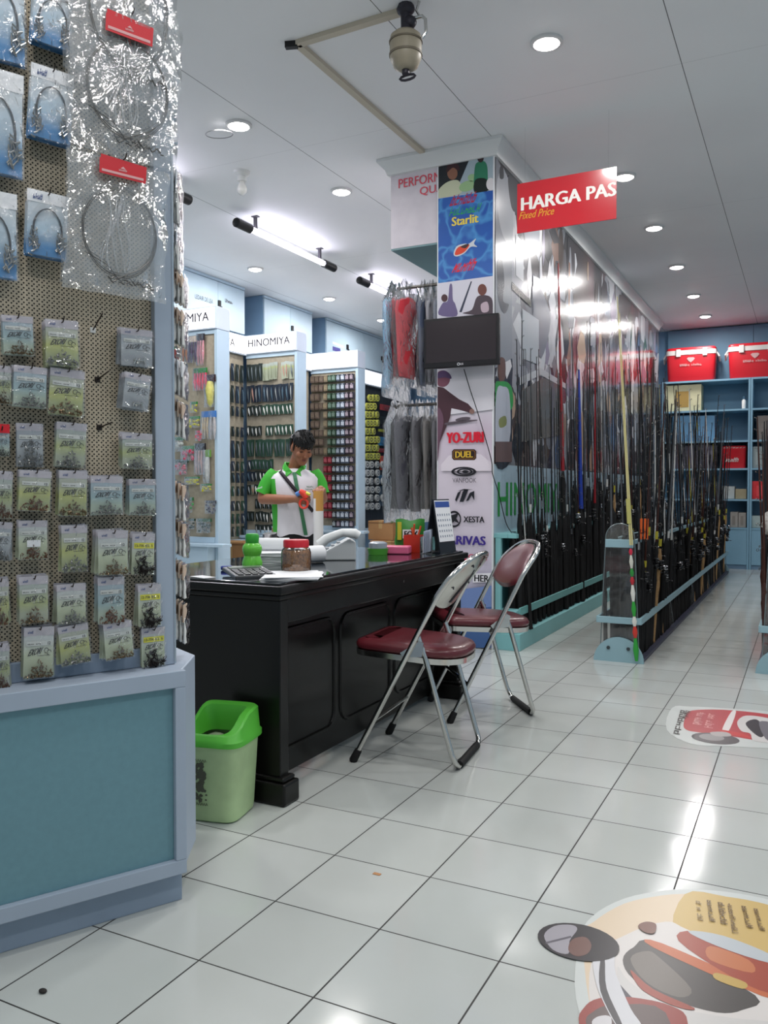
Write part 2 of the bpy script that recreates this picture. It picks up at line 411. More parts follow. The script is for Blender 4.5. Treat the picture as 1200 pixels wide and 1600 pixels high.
d = thing('cable_duct', 'cream cable duct bent at a corner across the ceiling', 'cable duct', (a0.x, a0.y, H))
DUCT = mat('duct_cream', 'c2b8a6', .5)
def duct(mb, p, q, wd_=.04, hd=.022):
    p, q = V(p), V(q); t_ = (q-p).normalized(); s_ = t_.cross(V((0, 0, 1)))*(wd_/2)
    mb.add([p-s_, q-s_, q+s_, p+s_]+[x-V((0, 0, hd)) for x in (p-s_, q-s_, q+s_, p+s_)], [(0, 1, 2, 3), (7, 6, 5, 4), (0, 4, 5, 1), (1, 5, 6, 2), (2, 6, 7, 3), (3, 7, 4, 0)])
m_ = MB(); duct(m_, a0, a2); obj('long_run', m_, DUCT, d, world=True, smooth=False)
m_ = MB(); duct(m_, a0, a1); obj('short_run', m_, DUCT, d, world=True, smooth=False)
m_ = MB(); duct(m_, a0+V((-.06, -.02, 0)), a0+V((.0, 0, 0)), .03, .03); obj('end_block', m_, BLACK, d, world=True, smooth=False)
# ================================================================ PACKET STAND (left foreground)
P0 = V((-.819, -1.0, 0)); ND = V((.886, -.464, 0)); TH = math.atan2(.886, .464)
PERF = -.0795
t = NT('perforated_board')
def holes(ox, oz):
    a = t.math('SUBTRACT', t.math('PINGPONG', t.math('ADD', t.xyz.outputs[0], ox+5), .0057), 0)
    c = t.math('PINGPONG', t.math('ADD', t.xyz.outputs[2], oz), .0057)
    return t.math('LESS_THAN', t.math('ADD', t.math('POWER', a, 2), t.math('POWER', c, 2)), .0021**2)
hh = t.math('MAXIMUM', holes(0, 0), holes(.0045, .0048))
t.L.new(t.mix(hh, t.mix(t.noise(5, 5), lin('c4b8a2'), lin('b0a48e')), lin('171410')), t.b.inputs['Base Color']); t.b.inputs['Roughness'].default_value = .7
PERFM = t.m
st = thing('packet_display_stand', 'blue display stand with teal base panel and perforated board of hanging packets', 'display stand', P0, TH)
obj('base_body', MB().prism([(-.9, -.012), (0, -.012), (.097, .141), (.097, .5), (-.9, .5)], .082, .597), BLUE, st, bevel=.003, smooth=False)
fr = MB()
fr.bb(-.9, 0, -.034, -.012, .556, .598).bb(-.9, 0, -.034, -.012, .082, .118).bb(-.028, 0, -.034, -.012, .118, .556)
obj('base_frame', fr, BLUE, st, bevel=.002, smooth=False)
obj('base_panel', MB().bb(-.9, -.0285, -.018, -.013, .1185, .5555), TEAL, st, smooth=False)
obj('plinth', MB().bb(-.9, 0, 0, .45, 0, .0815), PLINTH, st, bevel=.002, smooth=False)
obj('board', MB().bb(-.9, -.042, .0795, .088, .6, 2.9), PERFM, st, smooth=False)
obj('stile', MB().bb(-.042, .006, .055, .105, .5975, 2.9), BLUE, st, bevel=.002, smooth=False)
obj('corner_strip', MB().bb(.004, .009, .053, .058, .6, 2.9), mat('metal_strip', 'b9c2ca', .25, .8), st, smooth=False)
obj('bottom_rail', MB().bb(-.9, -.0425, .066, .08, .5975, .645), PLINTH, st, bevel=.002, smooth=False)
sd = V((.49, .87, 0)); sn = V((.87, -.49, 0))
sp = MB(); q = V((.003, .106, 0))
sp.prism([q, q+sd*.1, q+sd*.1+V((-.02, 0, 0)), q+V((-.02, 0, 0))], .598, 2.9); obj('side_panel', sp, BLUE, st, smooth=False)
def wl(px, py, out):      # point in front of the board at a pixel
    return atp(px, py, P0+ND*(PERF+out), ND)
HOOK = mat('hook_metal', '39322e', .4, .7)
LOC = MX.Translation(P0) @ MX.Rotation(TH, 4, 'Z')
LOCI = LOC.inverted()
def hook(p, depth):
    l = LOCI @ p; y0 = .0795
    obj('hook', MB().tube([(l.x, y0, l.z), (l.x, y0-depth, l.z), (l.x, y0-depth-.008, l.z+.008)], .0016, 6), HOOK, st)
FILM = film('packet_film', .035, .03, .10, 45, .6)
BIGFILM = film('large_bag_film', .07, .09, .07, 9, .8)
CARDS = {}
def card_mat(name, top, mid, low, z1=-.35, z2=-.75):
    t = NT('card_'+name); rp = t.N.new('ShaderNodeValToRGB'); t.L.new(t.math('MULTIPLY', t.xyz.outputs[2], -1/.1), rp.inputs[0])
    e = rp.color_ramp.elements; e[0].position = -z1-.1; e[0].color = lin(top); e[1].position = -z2; e[1].color = lin(low)
    n = e.new(-(z1+z2)/2); n.color = lin(mid)
    t.L.new(rp.outputs[0], t.b.inputs['Base Color']); t.b.inputs['Roughness'].default_value = .45
    return t.m
CM = {'green': card_mat('green', 'a7b0aa', 'a3ad74', '9fa690'), 'yellow': card_mat('yellow', 'adb2a4', 'adb36a', '9ea678'),
      'grey': card_mat('grey', '9ea5ad', '9fa6ab', '8c9297'), 'blue': card_mat('blue', '9fb0ba', '8fa9ad', 'a4b3a2'),
      'pale': card_mat('pale', 'bdc3c2', 'b9c3a6', 'a9b295')}
HEAD = mat('card_header', 'b4b0b8', .45); STRIP = mat('size_strip', 'c7cbc7', .5); TAGY = mat('yellow_tag', 'd8d420', .5)
LOGO = mat('blue_logo', '3b4f86', .5)
CONT = {'brass': mat('brass_bits', '75654f', .35, .7), 'steel': mat('steel_bits', '8d8f8e', .25, .8), 'copper': mat('copper_bits', '6f5040', .4, .5),
        'dark': mat('dark_bits', '241f1d', .4, .5), 'tube': mat('silver_tubes', 'b5b7b4', .2, .8)}
PW, PH = .076, .100        # packet prototype size
def sheet(w_, h_, z0, y, bulge, nu=6, nv=8, wob=.0012, seed=0):
    rd = random.Random(seed)
    ph = [rd.uniform(0, 6) for _ in range(4)]
    def fn(a, b):
        x = (a-.5)*w_; z = z0-h_*b
        e = math.sin(math.pi*a)*math.sin(math.pi*min(1, b*1.05))
        return (x, y-bulge*e+wob*(math.sin(9*a+ph[0])*math.cos(7*b+ph[1])+math.sin(15*b+ph[2]+5*a)), z)
    return MB().grid(fn, nu, nv)
def pile_bits(kind, w_, z0, z1, n, rd):
    m = MB()
    for i in range(n):
        x = max(-w_*.46, min(w_*.46, rd.gauss(0, w_*.22))); z = z0+(z1-z0)*rd.random()**1.6*(1-.8*abs(x)/(w_*.5))
        y = -.0035-rd.random()*.004; M = MX.Translation((x, y, z)) @ MX.Rotation(rd.random()*6, 4, 'Y') @ MX.Rotation(rd.random()*2, 4, 'X')
        if kind == 'tube': m.tube([(-.008, 0, 0), (.008, 0, 0)], .0018, 6, M=M)
        elif kind == 'dark': m.tube([(-.006, 0, 0), (0, 0, .004), (.008, 0, 0), (.012, 0, -.006)], .0011, 4, M=M)
        else:
            r_ = .0019
            m.tube([(r_*math.cos(a), 0, r_*math.sin(a)) for a in (0, 1.57, 3.14, 4.71)], .0009, 4, closed=True, M=M)
            if i % 3 == 0: m.tube([(-.0035, 0, 0), (.0035, 0, 0)], [.0008, .0011], 5, M=M)
    return m
protos = {}
def packet_proto(key):
    """one carded packet: card, header, size strip, lettering, contents, film"""
    if key in protos: return protos[key]
    col, con, yel = key
    r = thing('tackle_packet', 'x', 'packet', (0, 0, -20))
    obj('card', sheet(PW*.94, PH*.80, -PH*.17, 0, .001, 4, 6, .0005), CM[col], r)
    obj('header', sheet(PW*.96, PH*.165, -.001, -.0006, 0, 4, 2, .0003), HEAD, r)
    m = MB(); put_text(m, '~aaaa', (-PW*.36, -.0016, -PH*.125), (PW*.17, 0, 0), (PW*.01, 0, PH*.055), bold=.03); obj('logo', m, LOGO, r, smooth=False)
    m = MB(); m.face([(x, -.0024, z) for x, z in ((-PW*.4, -PH*.36), (PW*.4, -PH*.36), (PW*.4, -PH*.27), (-PW*.4, -PH*.27))], 0)
    put_text(m, '12', (PW*.27, -.003, -PH*.345), (PW*.09, 0, 0), (0, 0, PH*.055), 1, .03)
    put_text(m, '~aaaa aaa', (-PW*.36, -.003, -PH*.335), (PW*.42, 0, 0), (0, 0, PH*.03), 1)
    if yel:
        m = MB(); m.face([(x, -.0024, z) for x, z in ((-PW*.4, -PH*.36), (PW*.44, -PH*.36), (PW*.44, -PH*.23), (-PW*.4, -PH*.23))], 0)
        put_text(m, '12-75K 0/2  5', (-PW*.36, -.003, -PH*.325), (PW*.74, 0, 0), (0, 0, PH*.06), 1, .02)
    obj('price_label' if yel else 'size_label', m, [TAGY if yel else STRIP, INK], r, smooth=False)
    m = MB(); put_text(m, 'EXORI', (-PW*.34, -.0026, -PH*.55), (PW*.40, 0, PH*.035), (PW*.06, 0, PH*.125), 0, .02, .1)
    m.face([(x, -.0026, z) for x, z in ((-PW*.05, -PH*.558), (PW*.36, -PH*.553), (PW*.36, -PH*.545), (-PW*.05, -PH*.55))])
    for cx, cz in ((PW*.24, -PH*.46), (PW*.33, -PH*.50)):
        m.tube([(cx+.005*math.cos(a), -.0022, cz+.005*math.sin(a)) for a in [i*.785 for i in range(7)]], .0006, 4)
    obj('lettering', m, INK, r, smooth=False)
    rd = random.Random(len(con)*7+len(col))
    if con == 'dark': b = pile_bits('dark', PW*.9, -PH*.92, -PH*.5, 70, rd)
    elif con == 'chain': b = pile_bits('brass', PW*.95, -PH*.95, -PH*.3, 150, rd)
    elif con == 'tube': b = pile_bits('tube', PW*.5, -PH*.85, -PH*.62, 6, rd)
    else: b = pile_bits(con, PW*.95, -PH*.95, -PH*.62, 90, rd)
    obj('contents', b, CONT.get(con, CONT['steel']), r)
    obj('bag', sheet(PW*1.02, PH*.99, 0, -.005, .004, 8, 10, .0016, 3), FILM, r)
    protos[key] = r; return r
def back_proto(col):
    if ('back', col) in protos: return protos[('back', col)]
    r = thing('tackle_packet', 'x', 'packet', (0, 0, -20))
    obj('card', sheet(PW*.94, PH*.82, -PH*.15, 0, .001, 3, 4, .0006), CM[col], r)
    obj('header', sheet(PW*.96, PH*.165, -.001, -.0006, 0, 3, 2, .0003), HEAD, r)
    obj('bag', sheet(PW*1.02, PH*.99, 0, -.0035, .003, 5, 6, .0015, 5), FILM, r)
    protos[('back', col)] = r; return r
PK = [  # rect in the photograph, card colour, contents, yellow label, how many behind, tilt, label
 ((2, 493, 52, 556), 'blue', 'brass', 0, 2, 2, 'grey blue packet of brass bits hanging at the left end of the top packet row'),
 ((70, 500, 123, 574), 'yellow', 'steel', 0, 4, 0, 'thick bundle of yellow green packets left of the lone empty hook with a white tag'),
 ((188, 514, 239, 574), 'grey', 'tube', 0, 3, 0, 'grey packet with three silver tubes hanging beside the blue stile'),
 ((-10, 571, 18, 633), 'green', 'brass', 0, 2, 0, 'green packet cut by the left picture edge, second packet row'),
 ((21, 572, 75, 638), 'blue', 'steel', 0, 3, -2, 'bluish packet of steel rings, second row, left of the yellow packet with brass rings'),
 ((78, 577, 134, 651), 'yellow', 'brass', 0, 3, -4, 'yellow packet of brass rings leaning right, below the thick yellow green bundle'),
 ((196, 584, 238, 641), 'grey', 'tube', 0, 5, -7, 'tilted silvery packet in front of a fanned stack beside the blue stile'),
 ((-12, 668, 15, 714), 'blue', 'steel', 0, 1, 0, 'bluish packet with a red top card cut by the left picture edge'),
 ((25, 661, 68, 731), 'grey', 'chain', 0, 1, 0, 'clear packet filled with a coil of metal rings, third packet row'),
 ((88, 660, 137, 731), 'green', 'steel', 0, 2, -3, 'green packet of small swivels right of the clear packet of metal rings'),
 ((190, 677, 239, 733), 'green', 'steel', 0, 3, 0, 'yellow green packet alone beside the blue stile, third packet row'),
 ((-14, 736, 21, 812), 'green', 'copper', 0, 2, -2, 'green packet at the left picture edge, fourth packet row'),
 ((30, 735, 82, 800), 'yellow', 'copper', 0, 3, -3, 'yellow packet of copper bits below the clear packet of metal rings'),
 ((92, 735, 138, 808), 'yellow', 'brass', 0, 3, -2, 'yellow packet of brass bits, third from the left edge in the fourth row'),
 ((141, 744, 193, 805), 'blue', 'steel', 0, 3, -1, 'dull blue green packet in the fourth row, left of the whiter one'),
 ((201, 748, 244, 805), 'blue', 'steel', 0, 2, 0, 'whitish blue packet by the blue stile, directly below the lone yellow green packet'),
 ((-14, 815, 21, 877), 'grey', 'steel', 0, 2, -6, 'grey packet at the left picture edge, fifth packet row'),
 ((28, 813, 75, 875), 'pale', 'copper', 0, 2, 0, 'pale packet with a white price sticker over its lettering, fifth row'),
 ((95, 820, 137, 895), 'yellow', 'steel', 0, 3, 0, 'long yellow packet in front of a shorter stack, fifth row'),
 ((152, 829, 201, 900), 'pale', 'brass', 0, 5, 0, 'thick pale bundle of packets full of small brass bits, fifth row'),
 ((206, 833, 243, 899), 'pale', 'dark', 1, 2, -2, 'yellow tagged packet of black swivels, topmost of the three by the stile'),
 ((-14, 904, 14, 979), 'yellow', 'copper', 0, 2, 0, 'bright yellow packet cut by the left picture edge, sixth row'),
 ((29, 900, 76, 976), 'green', 'brass', 0, 3, 0, 'green packet with a row of brass bits along its bottom, sixth row'),
 ((88, 912, 135, 976), 'pale', 'steel', 0, 3, 0, 'pale yellow packet between the green one and the one of red copper bits'),
 ((152, 901, 195, 976), 'blue', 'copper', 0, 4, 0, 'grey green packet with a heap of red copper bits, sixth row'),
 ((215, 913, 252, 980), 'pale', 'dark', 1, 2, 0, 'yellow tagged packet of black swivels, middle of the three by the stile'),
 ((-14, 1005, 15, 1080), 'green', 'copper', 0, 2, 0, 'green packet cut by the left picture edge in the lowest row'),
 ((37, 979, 86, 1061), 'pale', 'brass', 0, 3, -2, 'large pale packet with brass rings hanging lowest over the ledge'),
 ((89, 976, 138, 1040), 'yellow', 'steel', 0, 3, 5, 'tilted yellow packet in the lowest row, right of the large pale one'),
 ((160, 972, 206, 1031), 'pale', 'brass', 0, 4, 4, 'grey packet tilted in the lowest row, left of the black swivels'),
 ((220, 980, 258, 1043), 'pale', 'dark', 1, 1, 0, 'yellow tagged packet of black swivels, lowest of the three by the stile'),
]
for (x0, y0, x1, y1), col, con, yel, nb, tilt, lab in PK:
    out = .012+.007*nb+.012
    a = wl((x0+x1)/2, y0, out); e0, e1 = wl(x0, (y0+y1)/2, out), wl(x1, (y0+y1)/2, out)
    w_ = (e1-e0).length; h_ = a.z-wl((x0+x1)/2, y1, out).z
    rot = (0, R(-tilt), TH)
    sc = (w_/PW, 1, h_/PH)
    p = dup(packet_proto((col, con, yel)), a, rot=rot, scale=sc, label=lab)
    if 'price sticker' in lab:
        obj('price_sticker', MB().box((0, -.006, -.058), (.034, .0006, .017)).box((0, -.0064, -.056), (.024, .0004, .002)), [PAPER], p, smooth=False)
    if 'red top card' in lab:
        obj('top_card', MB().box((0, -.007, -.004), (.07, .002, .03)), RED, p, smooth=False)
    hook(a+V((0, 0, -.006)), out+.012)
    rd = random.Random(int(x0*7+y0))
    short = lab.split(', ')[0] if sum(q[-1].split(', ')[0] == lab.split(', ')[0] for q in PK) == 1 else lab.replace('yellow tagged packet of black swivels', 'tagged black swivels')
    short = short.replace('by the blue stile', 'by the stile').split()[:12]
    while short[-1] in ('of', 'the', 'a', 'and', 'with', 'in', 'left', 'right', 'by', 'its', 'directly'): short.pop()
    short = ' '.join(short)
    for k in range(nb):
        o = out-.0085*(k+1)-.004
        b = a-ND*(out-o)+V((0, 0, rd.uniform(-.003, .004)))
        dup(back_proto(col), b, rot=(0, R(-tilt*.4+rd.uniform(-4, 4)), TH+R(rd.uniform(-3, 3))), scale=sc,
            label='packet hidden behind the '+short, group='packets stacked behind one hook: '+lab)
for k in list(protos.values()):
    for c in list(k.children): bpy.data.objects.remove(c)
    bpy.data.objects.remove(k)
# empty hooks
for (px, py, tip) in ((145, 516, (160, 490)), (152, 593, (170, 580)), (155, 668, (175, 660))):
    q = LOCI @ wl(px, py, 0)
    e_ = LOCI @ wl(tip[0], tip[1], .07)
    h_ = obj('hook', MB().tube([(q.x, .0795, q.z), tuple(e_)], .0018, 6), HOOK, st)
    obj('hook_plate', MB().box((q.x, .0785, q.z), (.014, .003, .014)), WHITE if py < 550 else HOOK, h_, bevel=.003)
# ---- leader packets: blue cards with a wire loop
LCARD = card_mat('leader', 'c3cdd4', 'a9c3d6', '3f7fb5', -.35, -.85)
WIRE = mat('leader_wire', '4e5257', .35, .8)
def leader(rect, lab, short, n, tilt=0):
    x0, y0, x1, y1 = rect; out = .03+.006*n
    a = wl((x0+x1)/2, y0, out); w_ = (wl(x1, (y0+y1)/2, out)-wl(x0, (y0+y1)/2, out)).length; h_ = a.z-wl((x0+x1)/2, y1, out).z
    for k in range(n+1):
        r = thing('leader_packet', lab if k == 0 else f'blue leader packet hidden behind the {short}', 'packet', a-ND*(.007*k), 0, None if k == 0 else 'leader packets behind the '+short, rot=(0, R(-tilt+(k % 3-1)*1.5*(k > 0)), TH))
        r.scale = (w_/.1, 1, h_/.1)
        obj('card', sheet(.094, .082, -.016, 0, .001, 4, 6, .0005), LCARD, r)
        obj('bag', sheet(.101, .1, 0, -.0055, .004, 10, 12, .002, k), FILM, r)
        if k: continue
        obj('header', sheet(.098, .018, 0, -.001, 0, 3, 2, .0003), PAPER, r)
        m = MB(); put_text(m, '~aaaa', (-.036, -.002, -.014), (.022, 0, 0), (.002, 0, .009), 0, .03); obj('logo', m, LOGO, r, smooth=False)
        lp = MB()
        for q, rr in enumerate((.034, .0325, .031)):
            lp.tube([(rr*math.cos(u)*1.05, -.003-.0006*q, -.062+.036*math.sin(u)) for u in [i*.2618-.4 for i in range(16)]], .0009, 5)
        obj('wire_loop', lp, WIRE, r)
        rd = random.Random(k+5)
        for sx in (-1, 1):
            m = MB()
            for i in range(26):
                M = MX.Translation((sx*.032+rd.gauss(0, .006), -.004-.002*rd.random(), -.078+rd.gauss(0, .007))) @ MX.Rotation(rd.random()*6, 4, 'Y')
                m.tube([(-.005, 0, 0), (.005, 0, 0)], [.0008, .0014], 5, M=M)
            obj('swivels', m, CONT['steel'], r)
    hook(a+V((0, 0, -.006)), out+.012)
leader((-44, -60, 38, 94), 'large blue leader packet cut by the top left picture corner', 'large one in the top left corner', 3)
leader((-48, 107, 37, 272), 'large blue leader packet at the left picture edge, below the corner one', 'large one below the corner', 3, -1)
leader((-52, 297, 27, 434), 'large blue leader packet at the left picture edge, lowest of the large three', 'lowest large one', 3)
leader((54, -22, 115, 74), 'small blue leader packet touching the top picture edge', 'small one at the top picture edge', 4, -3)
leader((50, 108, 116, 222), 'small bright blue leader packet, middle of the small blue column', 'bright small one', 4, -3)
leader((43, 301, 108, 403), 'small pale blue leader packet with grey loop, lowest of the small blue column', 'lowest small one', 4, -2)
# ---- large clear bags with a red header
LOOP = mat('trace_wire', '5b5a58', .4, .7)
def big_bag(rect, hd, lab, n, seed, tilt=0):
    x0, y0, x1, y1 = rect; out = .05
    for k in range(n):
        ou = out+.012*(n-1-k)
        a = wl((x0+x1)/2, y0, ou); w_ = (wl(x1, (y0+y1)/2, ou)-wl(x0, (y0+y1)/2, ou)).length; h_ = a.z-wl((x0+x1)/2, y1, ou).z
        off = V((0, 0, 0)) if k == 0 else -a*0+V((.003*k, 0, .006*k))
        r = thing('rig_bag', lab if k == 0 else 'clear rig bag hidden behind the '+lab.split(', ')[-1].replace(' of three', '').replace(' of the three', '')+' large one', 'packet', a+off, 0, None if k == 0 else 'clear rig bags behind the '+lab.split(', ')[-1], rot=(0, R(-tilt+1.6*k), TH+R(2*k)))
        rd = random.Random(seed*10+k)
        ph = [rd.uniform(0, 6) for _ in range(8)]
        def fn(u, v, s=1):
            e = math.sin(math.pi*u)**.6*math.sin(math.pi*min(1, v+.05))
            g_ = min(1, ((u-.55)**2*4.2+(v-.5)**2*3.2)+.12); cr = (.004*math.sin(17*u+9*v+ph[0])+.004*math.sin(11*v-13*u+ph[1])+.004*math.sin(31*u+ph[2])*math.cos(23*v+ph[3])+.003*math.sin(47*v+29*u+ph[4]))*g_
            ed = .004*math.sin(13*v+ph[5])
            return ((u-.5)*w_+ed*(u-.5)*2, -s*(.010*e)-cr*.8, -v*h_)
        obj('bag_front', MB().grid(lambda u, v: fn(u, v, 1.3), 26, 34), BIGFILM, r)
        if k == 0: obj('bag_back', MB().grid(lambda u, v: fn(u, v, -.1), 14, 18), BIGFILM, r)
        if k > 1: continue
        hx0, hy0, hx1, hy1 = hd
        q0 = LOCI @ wl(hx0, hy0, ou); q1 = LOCI @ wl(hx1, hy1, ou); qa = LOCI @ a
        X0, X1, Z0, Z1 = q0.x-qa.x, q1.x-qa.x, q1.z-qa.z, q0.z-qa.z
        m = MB(); m.box(((X0+X1)/2, -.020, (Z0+Z1)/2), (X1-X0, .0015, Z1-Z0), 0)
        m.box(((X0+X1)/2, -.0212, Z0+(Z1-Z0)*.22), ((X1-X0)*.9, .0006, (Z1-Z0)*.16), 1)
        put_text(m, '~aaaaaa', ((X0+X1)/2-.010, -.0215, Z0+(Z1-Z0)*.42), (.020, 0, 0), (0, 0, .007), 1)
        m.prism([(0, .008), (.009, 0), (-.009, 0)], 0, .0004, 1, MX.Translation(((X0+X1)/2, -.0212, Z0+(Z1-Z0)*.60)) @ MX.Rotation(R(90), 4, 'X') @ MX.Scale(.7, 4))
        obj('header', m, [RED, mat('header_white', 'd8a4a4', .5)], r, smooth=False)
        lw, lh = w_*.37, h_*.33; cz = -h_*.54; lp = MB()
        for j in range(2):
            lp.tube([((lw-.003*j)*math.cos(u)+.004, -.008-.001*j, cz+(lh-.004*j)*math.sin(u)) for u in [i*.1745 for i in range(36)]], .0008, 5, closed=True)
        lp.tube([(-lw*.9, -.008, cz-lh*.55), (-lw*.3, -.009, cz-lh*.75), (0, -.01, cz-lh*1.02), (lw*.6, -.009, cz-lh*.72), (lw*.85, -.008, cz-lh*.5)], .0009, 5)
        for i in range(16):
            u = i/15; lp.tube([(lw*(-.2+u*1.1), -.009, cz-lh*(1.08+.05*math.sin(i*2.2))), (lw*(-.2+u*1.1)+.008, -.01, cz-lh*(1.08+.06*math.cos(i*1.7)))], .0016, 5)
        obj('wire_trace', lp, LOOP, r)
        m = MB()
        for i in range(5):
            m.tube([(-.03+.012*i+.01*math.sin(i+u*5), -.012, cz+.08-u*.17+.006*math.sin(u*9+i)) for u in [j/10 for j in range(11)]], .0012, 5)
        obj('line_strands', m, film('strand_film', .25, .25, .2, 60, .3), r)
    hook(wl((hd[0]+hd[2])/2, hd[1]+4, out)+V((0, 0, 0)), out+.04)
big_bag((117, -150, 276, 150), (170, -120, 240, -70), 'large crinkled clear rig bag at the top picture edge, topmost of three', 3, 1)
big_bag((120, 18, 284, 250), (163, 28, 236, 78), 'large clear rig bag with red header, middle of the three', 3, 2, -3)
big_bag((110, 252, 264, 463), (152, 251, 224, 290), 'large clear rig bag with red header, lowest of the three', 3, 3, -2)
# ---- packs hanging on the far side of the stile, seen almost edge-on
ANG = math.atan2(.87, .49)+TH
SN = (MX.Rotation(TH, 3, 'Z') @ sn)
KR = mat('kraft_card', 'd2bba6', .7); FOAM = mat('white_foam', 'e8e8e4', .6); GRN = mat('green_pack', '3f8f3f', .5)
def side_pack(zt, zb, kind, rowlab, n=4):
    for k in range(n):
        c = LOC @ (V((.003, .106, 0))+sd*.045+sn*(.010+(.007 if kind == 'white' and zt > 1.55 else .011)*k)); c.z = zt-.006*k
        h_ = zt-zb
        r = thing('side_pack', f'{rowlab}, {ORD[k]} out', 'packet', c, 0, 'packs on the far side of the stile', rot=(R(0), R(2*(k % 2)), ANG))
        hc = h_*.42
        obj('card', MB().bb(-.035, .035, -.0015, .0015, -hc, 0), {'kraft': KR, 'white': PAPER, 'green': GRN}[kind], r, smooth=False)
        b = MB()
        for sx in (-.018, .018): b.lathe([(0, -h_*.98), (.011, -h_*.94), (.013, -h_*.7), (.010, -hc*.8), (0, -hc*.78)][::1], (sx, -.002, 0), 8, sy=.45)
        obj('floats', b, FOAM if kind != 'green' else mat('red_lure', 'a34038', .4), r)
        obj('bag', sheet(.078, h_, 0, -.008, .004, 5, 8, .002, k), FILM, r)
sq = LOC @ (V((.003, .106, 0))+sd*.045)
def szz(py): return atp(280, py, sq, (MX.Rotation(TH, 3, 'Z') @ sd)).z
for (ya, yb, kind, lab) in ((262, 345, 'white', 'white carded pack beside the tube lamp end cap'), (348, 420, 'white', 'white bagged pack just above the blue cupboards'),
                            (422, 470, 'kraft', 'brown carded pack in front of the nearest blue cupboard'), (478, 535, 'kraft', 'brown carded float pack beside the nearest lit sign'),
                            (540, 556, 'green', 'small green and red pack below the nearest lit sign'), (558, 615, 'white', 'white foam float pack beside the pink squid lures'),
                            (622, 678, 'kraft', 'brown carded float pack beside the blue topped packs'), (748, 806, 'kraft', 'brown carded float pack level with the hand of the person'),
                            (808, 862, 'kraft', 'brown carded float pack just above the desk top'), (872, 926, 'kraft', 'brown carded float pack at desk top level'),
                            (934, 996, 'kraft', 'brown carded float pack before the black desk end')):
    side_pack(szz(ya), szz(yb), kind, lab, 4 if yb-ya > 30 else 2)
# ================================================================ DESK
t = NT('black_lacquer')
t.L.new(t.mix(t.noise(3, 6), lin('0c0d0e'), lin('131210')), t.b.inputs['Base Color']); t.b.inputs['Roughness'].default_value = .3
t.b.inputs['Specular IOR Level'].default_value = .28; t.b.inputs['Coat Weight'].default_value = .06; t.b.inputs['Coat Roughness'].default_value = .12
LAQ = t.m
dk = thing('desk', 'black lacquered counter desk with glass top beside the green trash bin', 'desk', (-1.35, .46, 0))
Y0, Y1 = -.385, 1.31
def dpart(n, mb, m=LAQ, bevel=.004, **k): return obj(n, mb, m, dk, world=True, smooth=False, bevel=bevel, **k)
dpart('desktop', MB().bb(-1.72, -.928, Y0, Y1, .705, .735).bb(-1.70, -.942, Y0+.014, Y1-.014, .685, .705), bevel=.006)
GL = mat('desk_glass', '10161c', .035, coat=.6)
dpart('glass_top', MB().bb(-1.715, -.950, Y0+.02, Y1-.02, .7355, .743), GL, .002)
for ya, yb in ((Y0+.035, Y0+.085), (Y1-.085, Y1-.035)):
    dpart('end_panel', MB().bb(-1.69, -.955, ya, yb, .09, .684))
    e = -1 if ya < 0 else 1
    dpart('foot', MB().bb(-1.70, -.925, ya-.022, yb+.022, .0, .075).bb(-1.695, -.935, ya-.012, yb+.012, .075, .092), bevel=.008)
dpart('front_panel', MB().bb(-1.085, -1.065, Y0+.086, Y1-.086, .03, .684))
dpart('apron', MB().bb(-1.064, -.966, Y0+.087, Y1-.087, .60, .684))
kh = dpart('keyhole', MB().tube([(-.9655, .62, .652), (-.963, .62, .652)], .006, 10), CHROME, 0)
def rrect(y0, y1, z0, z1, r_, x):
    P = []
    for cy, cz, a0 in ((y1-r_, z1-r_, 0), (y0+r_, z1-r_, 90), (y0+r_, z0+r_, 180), (y1-r_, z0+r_, 270)):
        for k in range(6): a = R(a0+18*k); P.append((x, cy+r_*math.cos(a), cz+r_*math.sin(a)))
    return P
n_ = 3; wv = (Y1-Y0-.22)/n_
for k in range(n_):
    ya = Y0+.11+wv*k+.025
    dpart('panel_moulding', MB().tube(rrect(ya, ya+wv-.05, .12, .55, .06, -1.064), .008, 6, closed=True), bevel=0)
# ================================================================ TRASH BIN
BINB = mat('bin_pale_green', 'b5cf9c', .55, noise=.16, scale=9); BINL = mat('bin_lid_green', '55b53a', .4, noise=.08, scale=7)
bn = thing('trash_bin', 'pale green plastic trash bin with bright green lid against the black desk end', 'trash bin', (-1.093, -.492, 0), R(11.5)); bn.scale = (1.10, 1.10, 1.0)
def rsq(h_, z, n=32, p=5): return [(x, y, z) for x, y, z in ring_(0, 0, z, h_, h_, n, p)]
b = MB(); b.loft([rsq(.074, 0), rsq(.081, .006), rsq(.083, .02), rsq(.095, .262), rsq(.097, .266)], caps=False)
b.loft([rsq(.092, .262), rsq(.079, .02)], caps=False); b.face(rsq(.074, 0)[::-1]); b.face(rsq(.080, .02))
obj('body', b, BINB, bn)
def zl(x, y, base, amp):
    s_ = min(1, max(0, (y+x*.35+.07)/.13)); return base+amp*(s_*s_*(3-2*s_))
def lidr(h_, base, amp, cx=0, cy=0): return [(x+cx, y+cy, zl(x, y, base, amp)) for x, y, z in rsq(h_, 0)]
b = MB(); b.loft([rsq(.098, .244), rsq(.104, .246), rsq(.104, .262), rsq(.099, .268), lidr(.094, .278, .058), lidr(.088, .283, .059), lidr(.072, .280, .056, -.006, -.006), lidr(.066, .262, .05, -.006, -.006), rsq(.064, .25)], caps=False)
obj('lid', b, BINL, bn)
b = MB(); rd = random.Random(4)
